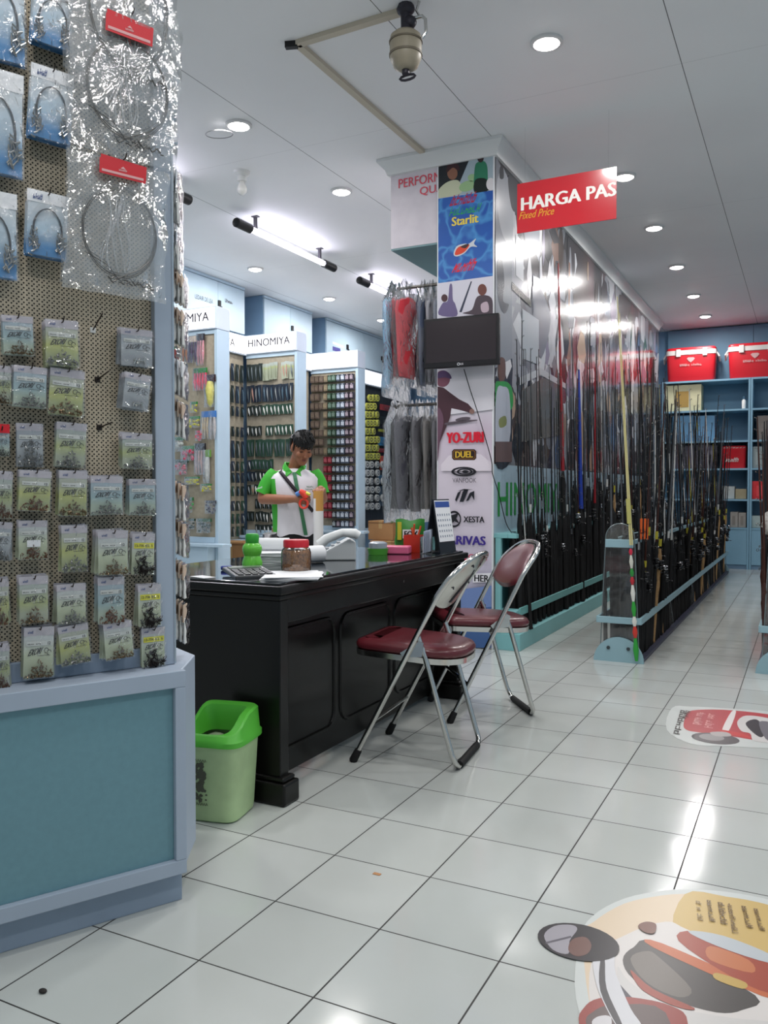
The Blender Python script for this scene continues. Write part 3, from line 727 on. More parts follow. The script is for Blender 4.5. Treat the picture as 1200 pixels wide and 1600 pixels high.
for i in range(70):
    x = -.022+rd.gauss(0, .008); z = .07+rd.random()*.12
    yy = -(.083+.012*z/.262)-.0008; s_ = .002+.004*rd.random(); a = rd.random()*6
    b.face([(x+s_*math.cos(a+q)*(1+rd.random()), yy-.0003*rd.random(), z+s_*math.sin(a+q)*(1+rd.random())) for q in (0, 1.3, 2.5, 3.9, 5.1)])
for k in range(12):
    x = -.042+(k % 6)*.0075; z = .055 if k < 6 else .195; yy = -(.083+.012*z/.262)-.001
    b.tube([(x, yy, z), (x+.003, yy, z+.009), (x+.006, yy, z+.001)], .0008, 4)
obj('worn_print', b, mat('worn_ink', '55584a', .7), bn, smooth=False)
obj('rubbish', MB().grid(lambda u, v: ((u-.5)*.13, (v-.5)*.13, .235+.008*math.sin(9*u)*math.cos(7*v)), 8, 8), mat('bin_inside_bag', '9aa58c', .7), bn)
# ================================================================ FOLDING CHAIRS
VINYL = mat('burgundy_vinyl', '5e1f27', .32, noise=.06, scale=10, coat=.2)
def arc(c, r_, a0, a1, n): return [(c[0]+r_*math.cos(R(a0+(a1-a0)*i/n)), c[1]+r_*math.sin(R(a0+(a1-a0)*i/n))) for i in range(n+1)]
def lerp(a, b, t_): return tuple(a[i]+(b[i]-a[i])*t_ for i in range(3))
def folding_chair(loc, rz, lab):
    c = thing('folding_chair', lab, 'chair', loc, rz, 'burgundy folding chairs')
    W = .195
    def slant(z): return .205-.415*z/.80          # y of the front-leg-to-back tube at height z
    # side tubes and the bent top of the back: one inverted U
    pts = [(-W, slant(.02), .02), (-W, slant(.30), .30), (-W, slant(.60), .60), (-W*1.0, slant(.66), .66)]
    top = []
    for i in range(1, 16):
        u = i/16; a = math.pi*(1-u)
        x = W*math.copysign(abs(math.cos(a))**.75, math.cos(a)); z = .68+.125*abs(math.sin(a))**.8
        top.append((x, slant(z)-.045*math.sin(a), z))
    pts += top+[(W, slant(.66), .66), (W, slant(.60), .60), (W, slant(.30), .30), (W, slant(.02), .02)]
    obj('back_frame', MB().tube(pts, .0105, 10), CHROME, c)
    for s in (-1, 1):
        obj('foot_cap', MB().tube([(s*W, slant(0)+.0, .0), (s*W, slant(.006), .006), (s*W, slant(.045), .045), (s*W, slant(.05), .05)], [.014, .0165, .0145, .012], 10), RUBBER, c)
    obj('front_crossbar', MB().tube([(-W, slant(.17), .17), (W, slant(.17), .17)], .008, 8), CHROME, c)
    WR = .178
    P = [(-WR, -.055, .50), (-WR, -.085, .42), (-WR, -.19, .06), (-WR+.006, -.2, .035), (-WR+.03, -.205, .014), (WR-.03, -.205, .014), (WR-.006, -.2, .035), (WR, -.19, .06), (WR, -.085, .42), (WR, -.055, .50)]
    obj('rear_leg_frame', MB().tube(P, .0105, 10), CHROME, c)
    obj('floor_sleeve', MB().tube([(-WR+.05, -.205, .015), (WR-.05, -.205, .015)], .015, 10), RUBBER, c)
    # backrest: curved pad on a chrome plate, following the frame
    def back(u, v, off):
        x = (u-.5)*2*(W-.012); k = abs(u-.5)*2
        zt = .68+.112*(1-k**2.6)**.55 if k < 1 else .68
        zb = .625-.035*(1-k**2)
        z = zb+(zt-zb)*v; return (x, slant(z)-.045*(1-k**2)*min(1, max(.25, (z-.58)/.15))+off, z)
    b = MB(); b.grid(lambda u, v: back(u, v, .004+.024*(math.sin(math.pi*u)*math.sin(math.pi*v))**.35), 18, 10)
    obj('backrest_pad', b, VINYL, c)
    pl = obj('back_plate', MB().grid(lambda u, v: back(1-u, v, -.005), 18, 8), mat('back_plate_chrome', 'bdbdb6', .22, 1), c)
    b = MB()
    for u, v in ((.2, .45), (.8, .45), (.35, .85), (.65, .85)):
        p = V(back(u, v, -.006)); obj('rivet', MB().tube([p, p+V((0, -.003, 0))], .006, 8), DK, pl)
    for k in range(4):
        b.tube([back(.47+.02*k, .1, -.006), back(.49+.015*k, .5, -.0065), back(.47+.02*k, .75-.06*k, -.006)], .0018, 4)
    obj('scratches', b, DK, pl)
    # seat
    def outl(g_):
        o = []
        for x, y in arc((.145, .16), .045+g_, 0, 90, 5)+arc((-.145, .16), .045+g_, 90, 180, 5): o.append((x, y))
        n = 16
        for i in range(1, n):
            a = math.pi+math.pi*i/n; x = (.19+g_)*math.copysign(abs(math.cos(a))**.7, math.cos(a)); y = -.06+(.155+g_)*math.sin(a)
            o.append((x, y))
        return o
    def rg(g_, z): return [(x*.93, y, z+(y*.06)) for x, y in outl(g_)]
    obj('seat_pad', MB().loft([rg(-.004, .425), rg(.004, .432), rg(.006, .445), rg(-.002, .458), rg(-.03, .467), rg(-.09, .470)]), VINYL, c, angle=60)
    obj('seat_rim', MB().loft([rg(-.008, .400), rg(.003, .402), rg(.005, .424), rg(-.004, .4255)]), CHROME, c)
    for s in (-1, 1):
        b = MB(); pl_ = [(-.075, .425), (.0, .42), (.012, .435), (-.03, .462), (-.066, .485), (-.082, .478)]
        b.add([(s*.187, y, z) for y, z in pl_]+[(s*.191, y, z) for y, z in pl_], [(0, 1, 2, 3, 4, 5), (11, 10, 9, 8, 7, 6)]+[(i, (i+1) % 6, (i+1) % 6+6, i+6) for i in range(6)])
        obj('bracket', b, CHROME, c, smooth=False)
    return c
folding_chair((-.773, .362, 0), R(96), 'burgundy chrome folding chair showing its chrome back plate, nearer the trash bin')
folding_chair((-.779, 1.087, 0), R(127), 'burgundy chrome folding chair by the aqua rack, its padded back facing the camera')
# ================================================================ THINGS ON THE DESK
ZT = .7435
def desk_thing(n, lab, cat, x, y, rz=0, z=ZT): return thing(n, lab, cat, (x, y, z), rz)
# green bottle
d = desk_thing('water_bottle', 'translucent green water bottle with green cap on the desk', 'bottle', -1.335, .02)
obj('body', MB().lathe([(.0, 0), (.034, 0), (.039, .008), (.040, .025), (.033, .045), (.031, .05), (.036, .062), (.039, .078), (.036, .09), (.026, .10), (.0, .10)], n=24), mat('bottle_green', '6fd24c', .25), d)
obj('cap', MB().lathe([(.025, .098), (.026, .10), (.027, .13), (.022, .137), (0, .138)], n=20), mat('cap_green', '38a83a', .35), d)
# snack jar
d = desk_thing('snack_jar', 'glass jar of brown snacks with a red screw lid on the desk', 'jar', -1.095, -.035)
obj('glass', MB().lathe([(.0, 0), (.046, 0), (.054, .006), (.056, .02), (.056, .075), (.052, .088), (.044, .096), (.044, .10)], n=28), film('jar_glass', .10, .02, .05, 6, .05), d)
obj('snacks', MB().lathe([(0, .004), (.045, .004), (.052, .012), (.0525, .072), (.046, .084), (0, .088)], n=24), mat('brown_snacks', 'b87d45', .6, noise=.5, scale=110, bump=.9, bscale=150), d)
obj('lid', MB().lathe([(.046, .095), (.048, .096), (.048, .118), (.045, .123), (0, .124)], n=28), mat('lid_red', 'c32230', .35), d)
# calculator
d = desk_thing('calculator', 'grey desk calculator lying near the desk corner', 'calculator', -1.19, -.20, R(52))
M_ = MX.Rotation(R(5), 4, 'X')
GR = mat('calculator_grey', '4b4d50', .35)
obj('body', MB().prism([(-.075, -.095), (.075, -.095), (.075, .095), (-.075, .095)], .002, .018, 0, M_), GR, d, bevel=.005, smooth=False)
obj('display', MB().bb(-.06, .06, .045, .08, .0182, .021, 0, M_), mat('lcd_green', '6f7d70', .15), d, smooth=False)
b = MB()
for i in range(5):
    for j in range(5): b.bb(-.062+.026*i, -.042+.026*i, -.083+.023*j, -.068+.023*j, .018, .0215, 0, M_)
obj('keys', b, mat('calculator_keys', '202224', .4), d, smooth=False)
# papers
def papers(lab, x, y, rz, n, w_=.15, l_=.21, z=ZT, grp=None):
    d = thing('paper_sheet' if n == 1 else 'paper_stack', lab, 'papers', (x, y, z), rz)
    rd = random.Random(n+int(100*x)); b = MB()
    for k in range(n):
        a = rd.uniform(-.12, .12); b.box((rd.uniform(-.006, .006), rd.uniform(-.006, .006), .0012+.0026*k), (w_, l_, .0018), 0, None, a)
    obj('sheets', b, PAPER, d, smooth=False); return d
papers('white sheets lying under the snack jar', -1.03, -.16, R(30), 4, .2, .24, ZT-.0005)
papers('small white paper lying at the desk end beside the calculator', -1.30, -.33, R(70), 1, .05, .09)
papers('thick pile of papers behind the snack jar and the green bottle', -1.44, .30, R(35), 18, .17, .24)
d = desk_thing('paper_roll', 'white paper roll lying on the pile of papers', 'paper roll', -1.45, .33, R(25), ZT+.0475)
obj('roll', MB().tube([(-.07, 0, .027), (.07, 0, .027)], .027, 18), PAPER, d)
d = desk_thing('paper_roll', 'white paper roll between the snack jar and the telephone', 'paper roll', -1.27, .34, R(60))
obj('roll', MB().tube([(-.06, 0, .036), (.06, 0, .036)], .036, 18), PAPER, d)
d = desk_thing('marker_pen', 'blue capped pen lying behind the calculator', 'pen', -1.37, -.075, R(40))
obj('barrel', MB().tube([(0, 0, .008), (.07, 0, .008), (.10, 0, .006)], [.008, .008, .004], 10), WHITE, d)
obj('cap', MB().tube([(-.035, 0, .009), (-.03, 0, .009), (.006, 0, .009)], [.006, .009, .009], 10), mat('pen_blue', '2a3f9a', .35), d)
# telephone
PHW = mat('phone_white', 'd3d7d8', .35)
d = desk_thing('telephone', 'pale grey desk telephone with raised handset behind the snack jar', 'telephone', -1.27, .55, R(122))
b = MB(); sid = [(-.09, 0), (.085, 0), (.085, .018), (-.06, .095), (-.09, .08)]
b.add([(-.07, y, z) for y, z in sid]+[(.07, y, z) for y, z in sid], [(0, 1, 2, 3, 4)[::-1], (5, 6, 7, 8, 9)]+[(i, (i+1) % 5, (i+1) % 5+5, i+5) for i in range(5)])
obj('base', b, PHW, d, bevel=.006, smooth=False)
obj('handset', MB().tube([(-.085, .07, .070), (-.088, .04, .095), (-.088, -.03, .122), (-.085, -.085, .118), (-.083, -.1, .108)], [.022, .021, .018, .022, .020], 12), mat('handset_white', 'e0e3e3', .3), d)
b = MB()
for i in range(3):
    for j in range(4):
        y = .06-.025*j; z = .0195+(.085-y)*.531; b.box((-.02+.03*i, y, z+.003), (.018, .015, .006))
obj('keypad', b, mat('phone_keys', '9aa0a5', .4), d, smooth=False)
# far end of the desk
d = desk_thing('tape_holder', 'green tub with a clear lid at the far end of the desk', 'tub', -1.22, .87, R(20))
obj('tub', MB().lathe([(0, 0), (.045, 0), (.05, .03), (0, .03)], n=20), mat('tub_green', '4f9a3a', .4), d)
obj('lid', MB().lathe([(.044, .031), (.045, .055), (.03, .062), (0, .062)], n=20), mat('clear_lid', 'b9c3cf', .2, trans=.4), d)
d = desk_thing('pink_box', 'flat pink plastic box between the green tub and the red holder', 'box', -1.16, .965, R(15))
obj('box', MB().bb(-.06, .06, -.045, .045, 0, .038), mat('pink_plastic', 'd8668c', .35), d, bevel=.006, smooth=False)
d = desk_thing('pen_holder', 'red open holder at the far end of the desk', 'holder', -1.13, 1.09, R(10))
b = MB(); b.bb(-.045, .045, -.04, .04, 0, .008)
for s in (-1, 1): b.bb(s*.041, s*.045, -.04, .04, .008, .085); b.bb(-.041, .041, s*.036, s*.04, .008, .085)
obj('holder', b, mat('red_plastic', 'b5301f', .3), d, smooth=False)
obj('pens', MB().tube([(0, 0, .009), (.03, .01, .13)], .005, 6).tube([(.01, .01, .009), (-.02, .02, .12)], .005, 6).tube([(-.01, 0, .009), (.005, -.02, .14)], .005, 6), mat('orange_pens', 'd2542e', .4), d)
d = desk_thing('snack_bag', 'green and yellow printed snack bag standing behind the red holder', 'bag', -1.20, 1.19, R(35))
def pil(u, v): return ((u-.5)*.15, .0, .16*v)
b = MB(); b.grid(lambda u, v: ((u-.5)*.15, -.018*math.sin(math.pi*u)*math.sin(math.pi*v), .002+.155*v+.006*math.sin(9*u)), 8, 8).grid(lambda u, v: ((.5-u)*.15, .018*math.sin(math.pi*u)*math.sin(math.pi*v), .002+.155*v+.006*math.sin(9*(1-u))), 8, 8)
obj('bag', b, mat('snack_green', '3f8a3c', .3), d)
b = MB(); b.box((0, -.021, .085), (.085, .002, .045), 0); put_text(b, 'FOX', (-.035, -.0235, .07), (.07, 0, 0), (0, 0, .03), 1, .03)
b.box((-.058, -.012, .1), (.02, .012, .09), 2)
obj('label', b, [PAPER, INK, mat('snack_yellow', 'c9c43a', .4)], d, smooth=False)
d = desk_thing('brochure_holder', 'clear holder of white cards left of the desk calendar', 'holder', -1.045, 1.06, R(15))
b = MB()
for k in range(5): b.box((-.012+.007*k, 0, .055+.002*k), (.0025, .085, .105))
obj('cards', b, mat('card_blue_white', 'c3cde0', .5), d, smooth=False)
obj('stand', MB().bb(-.03, .03, -.048, .048, 0, .004).bb(.026, .029, -.048, .048, .004, .08).bb(-.03, -.027, -.048, .048, .004, .08), film('holder_clear', .12, .05, .06, 5, .1), d, smooth=False)
d = desk_thing('desk_calendar', 'black tent desk calendar with a white page at the desk corner', 'calendar', -1.02, 1.15, R(-8)); d.scale = (.85, .8, 1)
b = MB(); tn = [(-.055, 0), (-.05, 0), (.002, .25), (.052, 0), (.057, 0), (.006, .262), (-.002, .262)]
def tent(mb, poly, y0, y1, mi=0):
    n = len(poly); mb.add([(x, y0, z) for x, z in poly]+[(x, y1, z) for x, z in poly], [tuple(range(n)), tuple(range(2*n-1, n-1, -1))]+[(i, i+n, (i+1) % n+n, (i+1) % n) for i in range(n)], mi)
tent(b, tn[:3]+[tn[6]], -.09, .1); tent(b, [tn[2]]+tn[3:], -.09, .1); tent(b, [(-.052, .0), (.054, 0), (.052, .004), (-.05, .004)], -.088, .098)
obj('stand', b, mat('calendar_black', '1c222a', .35), d, smooth=False)
b = MB(); 
def onp(y, t_, e=.0015): return (.057-.051*t_+e, y, .262*t_+.002)
b.face([onp(-.085, .2), onp(.095, .2), onp(.095, .97), onp(-.085, .97)], 0)
b.face([onp(-.08, .84, .0022), onp(.09, .84, .0022), onp(.09, .95, .0022), onp(-.08, .95, .0022)], 1)
for i in range(6):
    for j in range(5):
        y = -.07+.027*i; t_ = .28+.1*j; b.face([onp(y, t_, .0022), onp(y+.012, t_, .0022), onp(y+.012, t_+.04, .0022), onp(y, t_+.04, .0022)], 2)
obj('page', b, [PAPER, mat('calendar_blue', '33529a', .5), mat('calendar_numbers', '8d96a5', .6)], d, smooth=False)
# office chair behind the desk
oc = thing('office_chair', 'black office chair behind the desk, only its rounded back showing', 'chair', (-1.86, .53, 0), R(-60))
b = MB(); b.loft([[(x, y, z) for x, y, z in ring_(0, .21+q*.0, z_, a_, .03, 20, 3)] for z_, a_, q in ((.48, .17, 0), (.52, .21, 0), (.68, .23, 0), (.80, .2, 0), (.845, .12, 0))]); obj('backrest', b, BLACK, oc)
b = MB(); b.loft([ring_(0, 0, z_, a_, a_, 20, 3.5) for z_, a_ in ((.40, .2), (.42, .23), (.46, .235), (.475, .2))]); obj('seat', b, BLACK, oc)
obj('back_bar', MB().tube([(0, .1, .39), (0, .235, .40), (0, .25, .55)], .018, 8), BLACK, oc)
obj('gas_stem', MB().tube([(0, 0, .08), (0, 0, .4)], .025, 12), BLACK, oc)
for k in range(5):
    a = k*1.2566; L_ = obj('base_arm', MB().tube([(0, 0, .09), (.26*math.cos(a), .26*math.sin(a), .065)], [.025, .015], 8), BLACK, oc)
    obj('caster', MB().ell((.26*math.cos(a), .26*math.sin(a), .028), (.028, .028, .028)), RUBBER, L_)
# giant cigarette prop
d = thing('cigarette_prop', 'tall white paper tube with a tan top, standing before the person', 'tube', (-2.54, 2.487, 0))
obj('tube', MB().lathe([(0, 0), (.036, 0), (.036, 1.03), (0, 1.03)], n=24), mat('tube_white', 'e8e6e4', .5), d)
b = MB(); seg = 20
for i in range(seg):
    a0, a1 = 2*math.pi*i/seg, 2*math.pi*(i+1)/seg
    def lowz(a): return .99-.0 if math.cos(a-R(-60)-1.2) < 0 else .90
    z0 = lowz((a0+a1)/2)
    b.face([(.0366*math.cos(a0), .0366*math.sin(a0), z0), (.0366*math.cos(a1), .0366*math.sin(a1), z0), (.0366*math.cos(a1), .0366*math.sin(a1), 1.045), (.0366*math.cos(a0), .0366*math.sin(a0), 1.045)])
b.face([(.0366*math.cos(2*math.pi*i/seg), .0366*math.sin(2*math.pi*i/seg), 1.045) for i in range(seg)])
obj('filter_tip', b, mat('tan_paper', 'c8934a', .55), d)
# ================================================================ PERSON
SKIN = mat('skin', '9a664b', .5, noise=.06, scale=12); HAIRM = mat('hair_black', '0e0c0c', .45, bump=.5, bscale=160)
pp = thing('person', 'person in white and green shirt looking down behind the desk, holding a red object', 'person', (-2.86, 2.663, 0), R(27+6-.5))
# local axes: +x to the picture's right, -y towards the camera
def X(px): return (px-460)*.00485
def Z(py): return 1.0513+(765.6-py)*.00485+.004
def chain(mb, pts, rs, n=14, sub=4):
    """smooth tapered limb through points"""
    P = [V(p) for p in pts]; out = []; ro = []
    for i in range(len(P)-1):
        a, b, c, d = P[max(i-1, 0)], P[i], P[i+1], P[min(i+2, len(P)-1)]
        for k in range(sub):
            t_ = k/sub; out.append(.5*((2*b)+(c-a)*t_+(2*a-5*b+4*c-d)*t_*t_+(3*b-a-3*c+d)*t_**3)); ro.append(rs[i]+(rs[i+1]-rs[i])*t_)
    out.append(P[-1]); ro.append(rs[-1])
    mb.tube(out, ro, n); mb.ell(out[0], (ro[0],)*3, n, 8); mb.ell(out[-1], (ro[-1],)*3, n, 8)
HC = V((.055, -.085, 1.372))                        # head centre; bowed forward and turned to the picture's right
HM = MX.Translation(HC) @ MX.Rotation(R(22), 4, 'Z') @ MX.Rotation(R(27), 4, 'X')
b = MB()
# head: skull, jaw, nose, ears
def headr(z, a, f, k): return [(HM @ V((x, y+(f-k)/2*-1, z))) for x, y, _ in ring_(0, 0, 0, a, (f+k)/2, 20, 2.2)]
b.loft([headr(z, a, f, k) for z, a, f, k in ((-.118, .022, .080, -.03), (-.112, .034, .086, .0), (-.095, .046, .086, .03), (-.07, .056, .086, .05), (-.045, .064, .087, .068), (-.015, .069, .087, .082), (.02, .072, .088, .09), (.055, .072, .084, .09), (.085, .063, .07, .08), (.105, .042, .045, .055), (.113, .015, .015, .02))])
b.ell((0, -.088, -.028), (.013, .014, .018), M=HM); b.ell((0, -.099, -.036), (.016, .012, .010), M=HM); b.tube([(0, -.082, .01), (0, -.095, -.03)], [.007, .011], 8, M=HM)
b.ell((0, -.084, .016), (.045, .010, .009), M=HM)
b.ell((0, -.083, -.066), (.022, .009, .006), M=HM); b.ell((0, -.080, -.077), (.018, .009, .006), M=HM); b.ell((0, -.072, -.105), (.022, .016, .014), M=HM)
for s in (-1, 1):
    b.ell((s*.073, .004, -.012), (.010, .020, .032), M=HM); b.ell((s*.040, -.070, -.03), (.022, .018, .024), M=HM)
chain(b, [(.0, .0, 1.17), (.012, -.012, 1.235), (.035, -.045, 1.30)], [.066, .054, .055])
# torso (under the shirt) and legs
b.loft([[(x, y, z) for x, y, z in ring_(0, cy, z, a, d_, 20, 2.5)] for z, a, d_, cy in ((.70, .15, .105, .0), (.80, .145, .10, 0), (.95, .150, .10, -.01), (1.08, .165, .105, -.01), (1.16, .15, .085, 0), (1.205, .08, .06, 0))])
for s in (-1, 1):
    chain(b, [(s*.085, 0, .74), (s*.09, -.01, .42), (s*.092, .005, .08)], [.088, .058, .040])
    chain(b, [(s*.092, .0, .05), (s*.10, -.10, .032), (s*.102, -.15, .026)], [.04, .036, .026])
# arm on the picture's left: elbow out, forearm across, hand holding
A0, A1, A2 = V((-.165, 0, 1.15)), V((-.235, -.01, .985)), V((-.005, -.215, .985))
chain(b, [A0, V((-.215, -.0, 1.07)), A1], [.055, .048, .041]); chain(b, [A1, V((-.13, -.13, .982)), A2], [.042, .038, .027])
# arm on the picture's right: hanging, hand on the tube's top
B0, B1, B2 = V((.165, 0, 1.15)), V((.205, -.02, .98)), V((.205, -.16, 1.035))
chain(b, [B0, V((.195, .0, 1.06)), B1], [.055, .047, .040]); chain(b, [B1, V((.215, -.09, .995)), B2], [.040, .034, .026])
def hand(mb, w_, d_, up, curl, s, spread=.0):
    """palm, four unequal bent fingers, thumb from the palm's side"""
    d_ = V(d_).normalized(); up = V(up).normalized(); sd_ = d_.cross(up).normalized()*s
    chain(mb, [w_, w_+d_*.045, w_+d_*.08], [.026, .030, .026], 12, 3)
    chain(mb, [w_+d_*.04+sd_*.02, w_+d_*.075+sd_*.024], [.018, .016], 10, 3); chain(mb, [w_+d_*.04-sd_*.02, w_+d_*.075-sd_*.022], [.018, .015], 10, 3)
    for i, L_ in enumerate((.070, .078, .073, .058)):
        o = w_+d_*.08+sd_*(.027-.018*i); p = o
        pts = [o-d_*.02, o]; a = 0
        for q, f_ in enumerate((.45, .32, .23)):
            a += curl[q]; dd = d_*math.cos(a)-up*math.sin(a)+sd_*spread*(1.5-i)*.1
            p = p+dd*L_*f_; pts.append(p)
        chain(mb, pts, [.0098, .0096, .0090, .0084, .0074], 8, 3)
    o = w_+d_*.03+sd_*.026
    chain(mb, [o, o+sd_*.022+d_*.02-up*.006, o+sd_*.026+d_*.045-up*.018, o+sd_*.016+d_*.066-up*.028], [.013, .0115, .0105, .0085], 8, 3)
hand(b, A2+V((.006, -.004, 0)), (.92, -.25, -.05), (-.25, -.9, .2), (.75, .85, .5), -1)
hand(b, B2+V((.0, -.004, .004)), (-.12, -.8, .20), (.1, .2, 1), (.5, .55, .35), 1)
body = obj('body', b, SKIN, pp)
rm = body.modifiers.new('join', 'REMESH'); rm.mode = 'VOXEL'; rm.voxel_size = .0042; rm.use_smooth_shade = True
sm_ = body.modifiers.new('soften', 'SMOOTH'); sm_.factor = .5; sm_.iterations = 4
# face features
b = MB()
for s in (-1, 1): b.ell((s*.030, -.0835, -.003), (.014, .005, .0035), 10, 6, M=HM)
obj('eyelids', b, mat('eyelid_dark', '3a241c', .5), pp)
b = MB()
for s in (-1, 1): b.tube([(s*.012, -.092, .017), (s*.03, -.090, .024), (s*.050, -.080, .019)], [.003, .0045, .002], 6, M=HM)
obj('eyebrows', b, HAIRM, pp)
b = MB(); b.ell((0, -.0895, -.0655), (.021, .005, .0042), 10, 6, M=HM).ell((0, -.087, -.0745), (.017, .005, .005), 10, 6, M=HM)
obj('lips', b, mat('lips', '7d4438', .5), pp)
# hair: cap with fringe over the forehead
b = MB(); rd = random.Random(3)
def hairr(z, a, f, k, p=2.2): return [(HM @ V((x*(1+rd.uniform(-.02, .02)), (y-(f-k)/2)*(1+rd.uniform(-.02, .02)), z+rd.uniform(-.002, .002)))) for x, y, _ in ring_(0, 0, 0, a, (f+k)/2, 28, p)]
b.loft([hairr(z, a, f, k) for z, a, f, k in ((.042, .0735, .078, .094), (.05, .076, .091, .097), (.07, .076, .092, .097), (.088, .070, .082, .09), (.104, .057, .064, .074), (.116, .036, .040, .05), (.121, .012, .012, .02))])
for i in range(60):
    a = rd.uniform(0, 6.28); q = rd.uniform(.15, 1); x = .070*q*math.cos(a); y = .004+.085*q*math.sin(a); z = .128-.05*q**2.2
    L_ = rd.uniform(.025, .045); dx, dy = math.cos(a)*L_*.5+.008, math.sin(a)*L_*.4-.022
    b.tube([HM @ V((x, y, z-.006)), HM @ V((x+dx*.5, y+dy*.5, z+.004)), HM @ V((x+dx, y+dy, z-.02*q-.004))], [.011, .009, .002], 6)
for i in range(26):
    u = i/25*2-1; x = u*.074; y = -(.090*math.sqrt(max(0, 1-(u*.98)**2)))-.001
    b.tube([HM @ V((x*.9, y*.92, .075)), HM @ V((x, y*1.03, .05)), HM @ V((x*1.0+.004*math.sin(i*2.3), y*1.015, .026+.008*math.sin(i*1.7)))], [.010, .009, .003], 6)
for i in range(22):
    a = R(10+160*i/21); x = .077*math.cos(a)*1.0; y = .012+.088*math.sin(a)
    b.tube([HM @ V((x*.98, y, .06)), HM @ V((x*1.01, y*1.02, .01)), HM @ V((x*.97, y*.98, -.022-.035*math.sin(a)))], [.012, .011, .005], 6)
for s in (-1, 1): b.tube([HM @ V((s*.074, -.03, .045)), HM @ V((s*.0735, -.026, .0)), HM @ V((s*.071, -.024, -.02))], [.009, .007, .003], 6)
obj('hair', b, HAIRM, pp)
# shirt: white front, green side and sleeves
SW = mat('shirt_white', 'e3dfe4', .7, bump=.25, bscale=14); SG = mat('shirt_green', '3fae34', .65, bump=.25, bscale=14); SGD = mat('shirt_dark_green', '3e7a55', .65)
def tor(z, a, d_, cy=0, n=40): return ring_(0, cy, z, a, d_, n, 2.5)
levels = ((.712, .165, .125, 0), (.72, .167, .127, 0), (.80, .163, .124, 0), (.90, .166, .124, -.005), (1.0, .172, .124, -.01), (1.08, .182, .122, -.01), (1.135, .186, .112, -.006), (1.17, .170, .096, 0), (1.195, .125, .078, 0), (1.212, .074, .066, -.005))
b = MB(); rings = []
for i, (z, a, d_, cy) in enumerate(levels):
    rg_ = []
    for j, (x, y, zz) in enumerate(tor(z, a, d_, cy)):
        w_ = 1+.016*math.sin(3.1*j/6.37+i*1.3)+.01*math.sin(j*1.7+i*2.2); rg_.append((x*w_, y*w_, zz+(.012*math.sin(j*.9) if i < 2 else 0)))
    rings.append(rg_)
b.loft(rings, caps=False)
n = 40
for k, f in enumerate(b.f):
    ii = k//n; cx = sum(b.v[q].x for q in f)/4; cy = sum(b.v[q].y for q in f)/4
    side = cx < -.80*levels[min(ii, len(levels)-1)][1] if ii < 6 else False
    if side or cy > .02 or (ii >= 7 and abs(cx) > .13): b.mi[k] = 1
obj('shirt', b, [SW, SG], pp, angle=80)
for s, q0, q1, q2 in ((-1, V((-.150, 0, 1.165)), V((-.205, 0, 1.09)), V((-.237, -.006, 1.02))), (1, V((.150, 0, 1.165)), V((.192, 0, 1.09)), V((.208, -.012, 1.02)))):
    b = MB(); ax = (q2-q0).normalized(); side_ = V((0, 1, 0))
    pts = [q0-ax*.03, q0, q0+(q1-q0)*.5, q1, q1+(q2-q1)*.5, q2]
    b.tube(pts, [.05, .060, .062, .059, .057, .058], 18, caps=False); b.tube(pts[::-1], [.055, .054, .055, .056, .056, .05], 18, caps=False)
    sl = obj('sleeve', b, SG, pp, angle=80)
    if s < 0:
        b = MB(); put_text(b, '~aaaa', q2+V((-.045, -.050, .035)), (.045, -.01, .012), (0, 0, .014), 0, .03); obj('sleeve_print', b, PAPER, sl, smooth=False)
b = MB()   # collar
for s in (-1, 1):
    b.add([(s*.012, -.105, 1.185), (s*.055, -.105, 1.150), (s*.082, -.06, 1.185), (s*.085, .02, 1.225), (s*.066, .02, 1.262), (s*.064, -.045, 1.245), (s*.03, -.09, 1.205)], [(0, 1, 2, 6), (2, 3, 4, 5), (2, 5, 6)])
b.add([(-.085, .02, 1.225), (-.06, .065, 1.225), (.06, .065, 1.225), (.085, .02, 1.225), (-.066, .02, 1.262), (-.045, .055, 1.262), (.045, .055, 1.262), (.066, .02, 1.262)], [(0, 1, 5, 4), (1, 2, 6, 5), (2, 3, 7, 6)])
so = obj('collar', b, SG, pp, smooth=False); m_ = so.modifiers.new('thick', 'SOLIDIFY'); m_.thickness = .006
def tfront(x, z):
    for (z0, a0, d0, c0), (z1, a1, d1, c1) in zip(levels, levels[1:]):
        if z0 <= z <= z1:
            t_ = (z-z0)/(z1-z0); a, d_, c_ = a0+(a1-a0)*t_, d0+(d1-d0)*t_, c0+(c1-c0)*t_
            return c_-d_*max(.05, 1-min(1, abs(x/a))**2.5)**.4*1.03
    return -.1
b = MB(); zs = [.715+.047*i for i in range(11)]
for z0, z1 in zip(zs, zs[1:]):
    def fx(z): return .085-.115*(z-.72)/.47*.75
    b.face([(fx(z0)-.014, tfront(fx(z0)-.014, z0)-.006, z0), (fx(z0)+.014, tfront(fx(z0)+.014, z0)-.006, z0), (fx(z1)+.014, tfront(fx(z1)+.014, z1)-.006, z1), (fx(z1)-.014, tfront(fx(z1)-.014, z1)-.006, z1)])
obj('button_placket', b, SGD, pp, smooth=True)
b = MB()
put_text(b, '~aaaaaaaa', (.085, tfront(.11, 1.06)-.008, 1.052), (.065, .02, 0), (0, 0, .010)); put_text(b, '~aaaaaaa', (.092, tfront(.11, 1.08)-.008, 1.070), (.05, .015, 0), (0, 0, .012))
obj('chest_print', b, SGD, pp, smooth=False)
b = MB(); P = []
for i in range(15):
    t_ = i/14; x = -.105+.245*t_; z = 1.19-.30*t_; P.append((x, tfront(x, z)-.010, z))
vs = []
for i, (x, y, z) in enumerate(P): vs += [(x-.009, y-.002, z-.009), (x+.009, y-.002, z+.009)]
